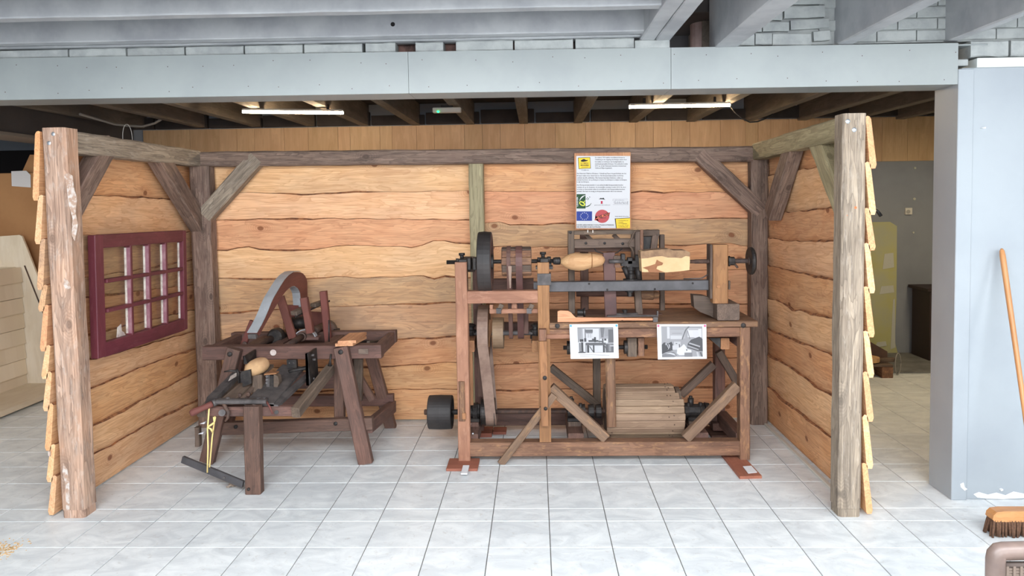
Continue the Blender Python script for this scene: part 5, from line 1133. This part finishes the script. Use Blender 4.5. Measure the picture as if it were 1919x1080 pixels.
# bed boards on the carriage
def slab(name, pts, th, mat, parent=None):
    P = [at(x, y, Y=Y) for x, y, Y in pts]; return MB().prism(P, (0, 0, -th), gaxis=P[-1]-P[0]).build(name, mat, parent or cm)
slab('bed_board', [(458, 754, 4.24), (513, 756, 4.24), (570, 688, 4.68), (530, 683, 4.70)], .018, M['iron_grey'])
slab('bed_board', [(408, 753, 4.24), (436, 753, 4.24), (513, 683, 4.70), (492, 683, 4.70)], .018, M['dust_wood'])
slab('bed_strip', [(444, 752, 4.25), (453, 752, 4.25), (500, 702, 4.55), (493, 702, 4.55)], .014, M['dust_wood'])
slab('bed_strip', [(505, 758, 4.24), (521, 759, 4.24), (584, 700, 4.64), (574, 700, 4.64)], .02, M['iron_grey'])
fb_ = pxb('front_clamp_bar', (408, 752), (501, 752), .05, .026, YG+.055, M['iron_grey'], jit=.0006, seed=241, ch=.006)
for px_ in (427, 484, 496): q = at(px_, 749, Y=YG+.07); MB().lathe(q+Vector((0, 0, .0)), (0, 0, 1), [(0, .016), (.008, .015), (.014, .008), (.015, .001)], 12).build('bolt', M['iron_grey'], cm)
for px_ in (420, 476):
    p = [at(x, y, Y=YG+.045) for x, y in ((px_-1, 756), (px_+3, 765), (px_+8, 772), (px_+7, 783), (px_+2, 790))]; MB().tube(p, [.012, .012, .012, .009, .006], 8).build('hook', M['rust'], cm)
MB().cyl(at(416, 774, Y=YG+.06), at(416, 774, Y=YG+.03), .02, 12).build('hinge_disc', M['iron_grey'], cm)
MB().tube([at(499, 752, Y=YG+.05), at(506, 764, Y=YG+.03), at(511, 776, Y=YG+.03)], .006, 8).build('peg', M['red_wood'], cm)
MB().cyl(at(518, 773, Y=YG+.08), at(518, 773, Y=YG+.06), .012, 10).build('peg_hole_plug', M['iron'], cm)
# clamps, jaws and plates
slab_ = lambda name, pts, vec, mat: MB().prism([at(x, y, Y=Y) for x, y, Y in pts], vec).build(name, mat, cm)
slab_('jaw_plate', [(452, 697, 4.39), (469, 693, 4.39), (471.5, 719, 4.39), (455, 726, 4.39)], (.0, .015, 0), M['iron'])
slab_('jaw_plate', [(447, 700, 4.46), (453, 699, 4.46), (454, 724, 4.46), (449, 722, 4.46)], (.0, .06, 0), M['iron_grey'])
MB().tube([at(420, 697, Y=4.42), at(432, 695, Y=4.42), at(444, 696, Y=4.44), at(449, 700, Y=4.45)], [.004, .007, .008, .008], 8).build('jaw_lever', M['iron'], cm)
MB().tube([at(444, 692, Y=4.44), at(447, 700, Y=4.44), at(448, 718, Y=4.44)], .007, 8).build('jaw_lever', M['iron'], cm)
slab_('jaw_plate', [(499, 702, 4.42), (505, 701, 4.42), (505, 731, 4.42), (499, 732, 4.42)], (.0, .05, 0), M['iron_grey'])
slab_('jaw_plate', [(505, 703, 4.43), (513, 705, 4.43), (513, 730, 4.43), (505, 731, 4.43)], (.0, .04, 0), M['iron'])
slab_('jaw_face', [(513, 702, 4.42), (521, 706, 4.42), (523, 718, 4.42), (518, 731, 4.42), (513, 731, 4.42)], (.0, .05, 0), M['dust_wood'])
slab_('jaw_top', [(495, 701, 4.41), (517, 699, 4.41), (518, 701.5, 4.41), (495, 703.5, 4.41)], (.0, .05, 0), M['lathe_tan'])
for y_ in (706, 712, 718): MB().cyl(at(500, y_, Y=4.41), at(500, y_, Y=4.43), .008, 8).build('bolt', M['iron_grey'], cm)
a, b = at(484, 740, Y=4.40), at(484, 706, Y=4.46)
MB().timber(a, b, .062, .05, side=(1, 0, 0), n=3, ch=.006, jit=.002, seed=251).build('clog_stand', M['dust_wood'], cm)
MB().timber(at(478, 742, Y=4.37), at(497, 728, Y=4.48), .05, .03, side=(1, 0, 0), n=3, ch=.006, jit=.002, seed=252).build('stand_foot', M['dust_wood'], cm)
for px_, py_ in ((451, 740), (467, 738)): MB().lathe(at(px_, py_, Y=4.32), (0, -1, 0), [(0, .006), (.01, .014), (.02, .012), (.022, .002)], 10).build('stud', M['rust'], cm)
slab_('guide_plate', [(572, 663, 4.50), (577, 661, 4.50), (590, 652, 4.66), (594, 716, 4.66), (579, 722, 4.50), (574, 723, 4.50)], (.012, 0, 0), M['iron'])
slab_('guide_plate', [(455, 668, 4.52), (457, 667, 4.52), (477, 655, 4.68), (478, 677, 4.68), (462, 683, 4.52), (457, 683, 4.52)], (.010, 0, 0), M['iron'])
for px_, py_ in ((583, 666), (586, 674), (584, 710)): MB().cyl(at(px_, py_, Y=4.56)+Vector((.0, 0, 0)), at(px_, py_, Y=4.56)+Vector((.02, 0, 0)), .008, 8).build('bolt', M['iron_grey'], cm)
slab_('stop_bracket', [(537, 675, 4.64), (555, 675, 4.64), (556, 690, 4.64), (538, 690, 4.64)], (0, .03, 0), M['iron'])
for px_ in (542, 550): mbolt(px_, 681, 4.64, .006, mat=M['iron_grey'], h=.005)
MB().tube([at(620, 664, Y=4.69), at(619, 676, Y=4.69), at(618, 686, Y=4.69)], [.006, .006, .014], 8).build('hook', M['iron'], cm)
MB().tube([at(541, 697, Y=4.60), at(572, 690, Y=4.66), at(585, 700, Y=4.66)], [.012, .014, .014], 8).build('rod', M['iron'], cm)
# horn: arched wooden arm with a sheet-metal top
XH = -1.707
po = [(482, 625), (490, 611), (497, 597), (503, 583), (508, 570), (513, 559), (519, 549), (526, 537), (533, 526), (541, 517), (550, 511), (557, 510), (563, 510.5), (568, 513), (572, 517.5), (574.5, 523), (576, 530), (576.5, 560), (577, 612)]
pi_ = [(566, 612), (565, 575), (564, 559), (563, 549), (561, 544), (558.5, 540), (552.6, 536), (547, 537), (541, 541), (535, 547), (529, 555), (519.5, 570), (510, 586), (498, 607), (486, 629)]
O = [at(x, y, X=XH) for x, y in po]; I = [at(x, y, X=XH) for x, y in pi_]
hv = Vector((-.060, 0, 0)); P = O+I
mb = MB(); vs = [p for p in P]+[p+hv for p in P]; n = len(P); fs = []
no = len(O); IR = I[::-1]
idxI = lambda k: n-1-k
# side faces as quads between outer and inner paths (resampled by index)
for k in range(no-1):
    a = k*(len(I)-1)/(no-1); b = (k+1)*(len(I)-1)/(no-1); ia, ib = int(round(a)), int(round(b))
    for off, rev in ((0, False), (n, True)):
        f = [k+off, k+1+off, idxI(ib)+off] + ([idxI(ia)+off] if ia != ib else [])
        fs.append(tuple(f[::-1] if rev else f))
for k in range(n): j = (k+1) % n; fs.append((k, k+n, j+n, j))
mb.add(vs, fs, [(v.y*1.2, v.z, v.x) for v in vs]); horn = mb.build('horn', M['red_wood'], cm)
bmm = horn.data; c_ = sum((v for v in vs), Vector())/len(vs)
mb = MB(); S = []
for k in range(13):
    t = (O[k+1]-O[max(k-1, 0)]).normalized(); nn = Vector((1, 0, 0)).cross(t); nn = nn if nn.z > 0 or (abs(nn.z) < .01) else -nn
    S.append(O[k]+nn*.0045+Vector((.001, 0, 0)))
mb.band(S, (-.062, 0, 0), .004, closed=False); st_ = mb.build('metal_strip', M['zinc'], horn); 
for v in st_.data.vertices: pass
S2_ = [p+Vector((-.002, -.004, 0)) for p in I[1:9]]
MB().band(S2_, (-.056, 0, 0), .003, closed=False).build('inner_metal_sheet', M['zinc'], horn)
q = O[3]+Vector((-.02, 0, .004)); MB().cyl(q, q+Vector((0, -.003, .006)), .005, 8).build('rivet', M['screw'], horn)
MB().bar(O[0]+Vector((-.03, .02, -.012)), O[0]+Vector((-.03, -.012, -.02)), .05, .03, ch=.003).build('horn_spout', M['iron_grey'], horn)
# backing board of the horn, stays and posts
pxb('horn_board', (546, 572), (545, 640), .03, .11, 5.30, M['red_wood'], seed=261); pxb('rear_panel', (596, 585), (594, 636), .03, .16, 5.34, M['red_wood'], seed=262)
pxb('horn_stay', (525, 556), (549, 634), .03, .056, 5.02, M['red_wood'], seed=263); pxb('stay_tip', (522, 549), (526, 560), .012, .02, 5.02, M['red_wood'], n=1)
pxb('post', (570, 558), (582, 624), .05, .048, 4.98, M['red_wood'], seed=264); pxb('post', (606, 546), (617, 652), .05, .046, 5.10, M['red_wood'], seed=265)
pxb('horn_stay', (474, 602), (455, 650), .03, .04, 4.90, M['red_wood'], seed=266); mbolt(458.5, 645, 4.86, .018, mat=M['rust'])
MB().bar(at(550, 588, Y=4.94), at(574, 577, Y=5.08), .03, .05, side=(0, 0, 1), ch=.004).build('slide_block', M['dust_wood'], cm)
MB().bar(at(586, 573, Y=5.06), at(606, 566, Y=5.18), .028, .045, side=(0, 0, 1), ch=.004).build('slide_block', M['dust_wood'], cm)
MB().bar(at(553, 594, Y=4.93), at(618, 564, Y=5.25), .012, .006, side=(0, 0, 1), ch=.001).build('scale_bar', M['iron'], cm)
# shafts running away from us, bearings
a, b = at(462, 657, Y=4.72), at(516, 631, Y=5.06); MB().tube([a, a.lerp(b, .3), b], [.014, .020, .026], 12).build('tool_shaft', M['rust'], cm)
q = at(517, 630, Y=5.04); MB().lathe(q+Vector((0, -.04, 0)), (0, 1, 0), [(0, .02), (0, .040), (.01, .052), (.04, .056), (.075, .054), (.08, .03)], 18).build('tool_chuck', M['iron'], cm)
MB().box(q.x-.055, q.x+.055, 5.06, 5.14, zt-.01, q.z+.01, ch=.006).build('bearing_block', M['iron'], cm)
MB().lathe(at(531, 616, Y=5.2), (1, .3, 0), [(0, .02), (0, .04), (.05, .045), (.09, .04), (.09, .02)], 14).build('wooden_roller', M['lathe_tan'], cm)
a, b = at(528, 655, Y=4.74), at(566, 631, Y=5.0); MB().tube([a, b], .021, 12).build('tool_shaft', M['rust'], cm)
a2 = at(588, 620, Y=5.10); b2 = at(604, 612, Y=5.26); MB().tube([a2, b2], [.026, .028], 12).build('tool_shaft', M['rust'], cm)
a3, b3 = at(545, 606, Y=5.2), at(574, 604, Y=5.2); MB().tube([a3, b3], .045, 12).build('dark_roller', M['iron'], cm)
q = at(573, 640, Y=5.02); MB().box(at(551, 640, Y=5.02).x, at(597, 640, Y=5.02).x, 5.02, 5.09, zt-.02, at(573, 632, Y=5.02).z, ch=.004).build('bearing_block', DW, cm)
qc = at(571, 636, Y=5.02); n_ = 12
cap = [qc+Vector((.073*math.cos(math.pi*k/n_), .01, .064*math.sin(math.pi*k/n_))) for k in range(n_+1)]
cb0 = MB().prism(cap, (0, .05, 0)).build('bearing_cap', DW, cm)
MB().band([qc+Vector((.076*math.cos(math.pi*k/n_), .004, .067*math.sin(math.pi*k/n_))) for k in range(n_+1)], (0, .05, 0), .005, closed=False).build('cap_strap', M['zinc'], cb0)
MB().lathe(at(566, 631, Y=5.015), (0, -1, 0), [(0, .015), (0, .032), (.02, .032), (.024, .022)], 14).build('bearing_ring', M['rust'], cb0)
q = at(613, 622, Y=5.32); cap = [q+Vector((.062*math.cos(math.pi*k/n_), 0, .075*math.sin(math.pi*k/n_))) for k in range(n_+1)]
cb1 = MB().prism(cap+[q+Vector((-.062, 0, -.08)), q+Vector((.075, 0, -.08))], (0, .05, 0)).build('rear_bearing', DW, cm)
MB().band([q+Vector((.066*math.cos(math.pi*k/n_), -.004, .079*math.sin(math.pi*k/n_))) for k in range(8)], (0, .05, 0), .006, closed=False).build('cap_strap', M['dust_wood'], cb1)
MB().box(q.x+.05, q.x+.085, 5.30, 5.36, q.z-.05, q.z+.02, ch=.004).build('rear_stop', M['iron'], cm)
MB().tube([at(616.5, 600, Y=4.92), at(616.5, 644, Y=4.92)], .005, 8).build('threaded_rod', M['iron'], cm)
MB().lathe(at(617, 647, Y=4.92)-Vector((0, 0, .012)), (0, 0, 1), [(0, .05), (.008, .045), (.012, .018), (.03, .016)], 14).build('rod_base', M['iron'], cm)
MB().box(at(660, 646, Y=4.9).x, at(668, 646, Y=4.9).x, 4.88, 5.02, zt-.01, zt+.012, ch=.003).build('tray_divider', M['dust_wood'], cm)
MB().timber(at(690, 642, Y=4.86), at(712, 640, Y=5.1), .02, .02, n=2, ch=.003, jit=0).build('tray_slat', M['dust_wood'], cm)
# treadle with its cord
t0, t1 = at(342, 861, Y=4.32), at(456, 908, Y=4.215)
tre = MB().bar(t0, t1, .022, .042, side=(0, 1, 0), ch=.003).build('treadle_bar', M['steel_bar'], cm)
q = t0.lerp(t1, .71); MB().cyl(q+Vector((0, -.02, 0)), q+Vector((0, 0, 0)), .008, 10).build('treadle_bolt', M['iron_grey'], tre)
c0, c1 = at(392, 764, Y=4.20), at(388.5, 886, Y=4.24)
MB().tube([c0, c0.lerp(c1, .33)+Vector((-.006, 0, 0)), c0.lerp(c1, .6), c1], .0045, 8).build('cord', M['cord'], cm)
c2, c3 = at(403, 782, Y=4.26), at(392.5, 878, Y=4.27)
MB().tube([at(399, 764, Y=4.26), c2, c2.lerp(c3, .4)+Vector((-.004, 0, 0)), c3, c1+Vector((0, .03, 0))], .0045, 8).build('cord', M['cord'], cm)
MB().tube([at(402, 792, Y=4.22), at(395, 797, Y=4.21), at(389, 801, Y=4.20), at(395, 804, Y=4.21), at(399, 811, Y=4.22)], .006, 8).build('cord_knot', M['cord'], cm)
MB().prism([at(399, 782, Y=4.255), at(405, 782, Y=4.255), at(403, 791, Y=4.255), at(400, 791, Y=4.255)], (0, .003, 0)).build('cord_tail', M['cord'], cm)
MB().timber(at(371, 800, Y=4.62), at(372, 836, Y=4.62), .03, .045, n=3, ch=.006, jit=.002).build('side_cleat', M['dust_wood'], cm)
for px_, py_ in ((378, 793), (375, 812)): MB().prism([at(px_-4, py_+2, Y=4.59), at(px_+6, py_-2, Y=4.59), at(px_+5, py_+2, Y=4.59)], (0, .02, 0)).build('torn_label', M['paper'], cm)
# clog toe held in the carriage, offcuts lying on the tray, fluff
cp = at(481, 688, Y=4.48); n = 20
pr = [(-.075, .004), (-.07, .025), (-.052, .043), (-.02, .054), (.02, .055), (.05, .047), (.07, .034), (.078, .016), (.08, .003)]
ax = Vector((.62, .70, .26)).normalized(); u = ax.cross(Vector((0, 0, 1))).normalized(); v = u.cross(ax); vs = []; fs = []
for t, r in pr:
    for k in range(n): q = 2*math.pi*k/n; vs.append(cp+ax*t+u*(r*1.0*math.cos(q))+v*(r*.92*math.sin(q)))
for i in range(len(pr)-1):
    for k in range(n): j = (k+1) % n; fs.append((i*n+k, i*n+j, (i+1)*n+j, (i+1)*n+k))
fs += [tuple(range(n))[::-1], tuple((len(pr)-1)*n+k for k in range(n))]
mb = MB(); mb.add(vs, fs, None, True)
tag(mb.build('clog_toe', plain('dusty_tan_clog', lin(196, 158, 116), .8, col2=lin(172, 134, 98), scale=14)), 'dusty tan clog clamped in the low dark machine', 'clog')
zz = max(fa.z, fb.z)+.0465
def board(pts, z0, th, label):
    P = [at(x, y, Z=z0+th) for x, y in pts]; P = [Vector((p.x, p.y, z0)) for p in P]
    tag(MB().prism(P, (0, 0, th), gaxis=P[2]-P[1]).build('offcut_board', M['fresh']), label, 'board', 'offcut boards on the dark machine')
board([(628, 644.5), (661, 643.5), (687, 630), (656, 629)], zz, .018, 'lower of the two reddish offcut boards on the dark machine tray')
board([(633, 639.5), (667, 638), (687, 622.5), (655, 624)], zz+.0185, .018, 'upper of the two reddish offcut boards on the dark machine tray')
R_ = random.Random(2); mb = MB(); q = at(432, 911, Z=.012)
for k in range(14): p = q+Vector((R_.uniform(-.03, .03), R_.uniform(-.015, .015), R_.uniform(-.004, .012))); mb.tube([p, p+Vector((R_.uniform(-.02, .02), R_.uniform(-.02, .02), R_.uniform(-.004, .012)))], [.006, .004], 6)
tag(mb.build('dust_fluff', M['cotton']), 'clump of grey brown fluff on the tiles under the treadle bar', 'dust')
# ================================================================ SIDE ROOMS AND FOREGROUND
MB().box(-6.3, -4.28, 7.74, 7.78, 0, 2.29).build('unlit_gap_panel', M['black'], wb)  # black sheet added where the back wall is merely unlit above the carton
# pale slatted display rack at the left
rk = thing('display_rack', 'pale birch stepped display rack with a sloped end panel left of the shed', 'rack', (-4.7, 6.1, 0))
YE = 6.62
ep = [at(x, y, Y=YE) for x, y in ((-40, 446), (36, 440.5), (41, 443), (52, 470), (92, 575), (108, 650), (112, 748), (-40, 752))]
MB().prism(ep, (0, .02, 0), gaxis=(0, 0, 1)).build('end_panel', M['birch'], rk)
xf = at(47, 600, Y=YE).x; zA, zB = at(44, 500, Y=YE).z, at(48, 728, Y=YE).z
nsl = 8
for k in range(nsl):
    z1 = zA+(zB-zA)*k/nsl; z0 = zA+(zB-zA)*(k+1)/nsl
    MB().prism([(xf-.012, 4.75, z1-.004), (xf+.002, 4.75, z0+.002), (xf-.014, 4.75, z0+.002), (xf-.028, 4.75, z1-.004)], (0, YE-4.755, 0), gaxis=(0, 1, 0)).build('slat', M['birch'], rk)
    if k % 2 == 0: MB().box(xf-.04, xf+.006, 4.75, YE-.003, z0-.002, z0+.004, grain='y', ch=.001).build('shelf_lip', M['birch'], rk)
zp = at(90, 747, Y=YE-.1).z
xp = at(45, 767, Y=5.95).x
pb = [at(0, 782, X=xp), at(92, 747, X=xp)]
zp1 = (pb[0].z+pb[1].z)/2
MB().box(xf-.1, xp, 4.75, YE+.02, zp1, zp1+.045, grain='y', ch=.003).build('base_board', M['birch'], rk)
MB().box(xf-.35, xf-.06, 4.8, YE, .0, zA, grain='y', ch=.003).build('back_panel', M['birch'], rk)
for yy in (5.0, 6.4): MB().box(xf-.3, xp-.12, yy-.03, yy+.03, 0, zp1+.002).build('foot', M['lathe_tan'], rk)
e0, e1 = at(46, 498, Y=YE-.004), at(88, 604, Y=YE-.004); MB().tube([e0, e1], .006, 8).build('dark_edge', M['rust'], rk)
# cardboard carton behind the rack
ct = thing('cardboard_carton', 'tall brown cardboard carton standing behind the pale display rack', 'box', (-4.4, 7.0, 0))
zc = at(50, 324, Y=6.75).z
MB().box(-5.6, -3.45, 6.75, 7.35, 0, zc, grain='z', ch=.004).build('carton_body', M['card'], ct)
fl = [at(x, y, Y=6.80) for x, y in ((41, 323), (56, 290), (120, 291), (120, 326))]; MB().prism(fl, (0, .006, 0)).build('flap', M['card'], ct)
nt_ = [at(x, y, Y=6.742) for x, y in ((21, 321), (49, 320), (57, 328), (57.5, 351.5), (22, 349))]
tag(MB().prism(nt_, (0, .004, 0)).build('delivery_note', plain('greyish_paper', lin(214, 212, 212), .7)), 'whitish delivery note stuck on the tall brown cardboard carton', 'paper')
# pallet with scrap, dark cupboard, at the far right
pq = at(1650, 709, Z=0)
pal = thing('pallet', 'small wooden pallet on the tiles beyond the right shed wall', 'pallet', (pq.x-.4, pq.y+.3, 0))
xr0, xr1 = pq.x-1.1, at(1670, 707, Z=0).x
for xx in (xr0+.05, (xr0+xr1)/2, xr1-.05):
    MB().timber((xx, pq.y+.0, .05), (xx, pq.y+.75, .05), .10, .10, n=2, ch=.004, jit=.001).build('bearer', M['lathe'], pal)
for k in range(5): MB().timber((xr0, pq.y+.06+.15*k, .112), (xr1, pq.y+.06+.15*k, .112), .11, .022, side=(0, 1, 0), n=3, ch=.003, jit=.001, seed=k).build('deck_board', M['dust_wood'], pal)
q0, q1 = at(1663, 676, Y=pq.y+.22), at(1631, 648, Y=pq.y+.45)
bx_ = MB().prism([(q0.x-1.0, pq.y+.22, .124), (q0.x, pq.y+.22, .124), (q0.x, pq.y+.22, .20), (q0.x-.22, pq.y+.22, .33), (q0.x-1.0, pq.y+.22, .33)], (0, .45, 0)).build('tool_box', plain('dark_brown_box', lin(96, 72, 60), .8, col2=lin(78, 58, 50), scale=5))
tag(bx_, 'dark brown box with a slanting lid on the pallet', 'box')
tag(MB().lathe((q0.x-.22, pq.y+.11, .124), (0, 0, 1), [(0, .06), (.01, .09), (.05, .09), (.055, .07)], 16).build('log_slice', M['clog']), 'round pale log slice lying at the front of the pallet', 'log')
tag(MB().timber((q0.x-.14, pq.y+.10, .142), (q0.x+.02, pq.y+.14, .142), .05, .035, n=2, ch=.004, jit=.001).build('scrap_block', M['dust_wood']), 'brown scrap block at the front right corner of the pallet', 'block')
qq = at(1678, 690, Y=pq.y+.2)
ringp = [Vector((xr1+.10+.06*math.cos(t)*.6, pq.y+.12+.02*math.cos(t), .105+.10*math.sin(t))) for t in [2*math.pi*k/20 for k in range(21)]]
tag(MB().tube(ringp, .005, 6).build('cable_ring', M['cable_grey']), 'pale ring of cable leaning on the right end of the pallet', 'cable')
cu0 = at(1735, 663, Z=0.0)
cb = thing('dark_cupboard', 'dark brown low cupboard against the grey back wall beside the pillar', 'cupboard', (cu0.x+.3, 7.6, 0))
zz1 = at(1738, 540, Y=7.55).z; xq = at(1737, 600, Y=7.55).x
dk = plain('dark_brown_varnish', lin(52, 38, 36), .6)
MB().box(xq, xq+.9, 7.5, 7.85, .012, zz1-.03).build('cupboard_body', dk, cb); MB().box(xq-.03, xq+.93, 7.48, 7.88, zz1-.03, zz1).build('cupboard_top', dk, cb)
MB().box(xq+.05, xq+.43, 7.488, 7.5, .06, zz1-.06).build('cupboard_door', dk, cb); MB().box(xq+.47, xq+.85, 7.488, 7.5, .06, zz1-.06).build('cupboard_door', dk, cb)
# black pipe end behind the right shed wall
hp = [at(x, y, Y=4.6) for x, y in ((1622, 388), (1636, 391), (1645, 396), (1651, 405))]
MB().tube(hp, .011, 10).build('black_pipe_end', M['cable_black'], shed)
# broom leaning on the right wall
hb = Vector((at(1953, 985, Y=3.62).x, 3.64, 0)); top = at(1877, 466, Y=4.04)
br = thing('broom', 'wooden broom with brown bristles leaning against the pale right wall', 'broom', tuple(hb))
xl = at(1859, 985, Y=3.62).x; xr = 2*hb.x-xl
prb = [(xl, .125), (xl+.004, .145), (xl+.02, .160), (xl+.06, .165), (xr-.06, .165), (xr-.02, .160), (xr, .145), (xr, .125), (xr-.01, .112), (xl+.01, .112)]
MB().prism([(x, 3.615, z-.035) for x, z in prb], (0, .06, 0), gaxis=(1, 0, 0)).build('broom_head', M['broom_handle'], br)
R_ = random.Random(4); mb = MB()
for i in range(34):
    for j in range(5):
        x = xl+.012+(xr-xl-.024)*i/33; y = 3.622+.046*j/4; f_ = Vector((x+R_.uniform(-.012, .012)+(-.01 if i < 3 else 0), y+(j-2)*.006+R_.uniform(-.006, .006), R_.uniform(0.001, .006)))
        mb.tube([(x, y, .085), tuple(Vector((x, y, .085)).lerp(f_, .5)), tuple(f_)], [.0075, .007, .005], 5)
mb.build('bristles', M['bristle'], br, kind='stuff')
hd = Vector((hb.x, 3.645, .12)); dv = top-hd
MB().tube([hd, hd+dv*.5, hd+dv*.93, hd+dv*.97, hd+dv*.99, top], [.0125, .0125, .0145, .0145, .012, .005], 12).build('broom_stick', M['broom_handle'], br)
# corner of a chair back in the foreground
Yk = 1.95
c0 = at(1866, 1034, Y=Yk); chx1 = c0.x+.46
ch_ = thing('woven_chair', 'taupe metal chair with a woven back, cut off at the lower right corner', 'chair', (c0.x+.23, Yk+.2, 0))
zt_ = c0.z
MB().tube([(c0.x, Yk, .0), (c0.x, Yk, zt_-.02), (c0.x+.002, Yk, zt_-.008), (c0.x+.008, Yk, zt_-.001), (c0.x+.02, Yk, zt_+.001), (chx1-.05, Yk, zt_+.012), (chx1-.02, Yk, zt_-.002), (chx1-.004, Yk, zt_-.02), (chx1, Yk, zt_-.05), (chx1, Yk, 0)], .0235, 14).build('back_frame', M['chair_frame'], ch_)
for xx in (c0.x+.02, chx1-.02): MB().tube([(xx, Yk-.44, 0), (xx, Yk-.44, .44), (xx, Yk-.02, .45)], .016, 10).build('front_leg', M['chair_frame'], ch_)
wv = MB(); x0, x1 = c0.x+.0235, chx1-.0235; zw = at(1900, 1058, Y=Yk).z
nx, nz = 46, 30
for i in range(nx):
    x = x0+(x1-x0)*(i+.5)/nx; wv.box(x-.0035, x+.0035, Yk-.004+(.003 if i % 2 else -.003), Yk+(.003 if i % 2 else -.003), .46, zw, grain='z', ch=.0005)
for j in range(nz):
    z = .46+(zw-.46)*(j+.5)/nz; wv.box(x0-.01, x1+.01, Yk-.003, Yk+.002, z-.0034, z+.0034, ch=.0005)
wv.build('woven_back', plain('rattan_strands', lin(108, 94, 84), .7), ch_, kind='stuff')
MB().tube([(x0, Yk, zw), (x1, Yk, zw)], .008, 8).build('back_slat', plain('rattan_edge', lin(84, 72, 66), .7), ch_)
MB().box(x0, x1, Yk-.44, Yk-.02, .43, .46, ch=.006).build('seat', M['rattan'], ch_)
# sawdust at the lower left
R_ = random.Random(8); mb = MB(); q = at(2, 1032, Z=0)
for k in range(260):
    p = q+Vector((R_.gauss(0, .045), R_.gauss(0, .05), .001)); s_ = R_.uniform(.002, .006); a = R_.uniform(0, 3.1)
    mb.blk(p, (math.cos(a), math.sin(a), 0), (-math.sin(a), math.cos(a), 0), (0, 0, 1), s_*2, s_, .002, .0003)
so = mb.build('sawdust', plain('sawdust', lin(214, 176, 122), .9)); so['kind'] = 'stuff'; tag(so, 'small scatter of sawdust on the tiles at the lower left', 'sawdust')
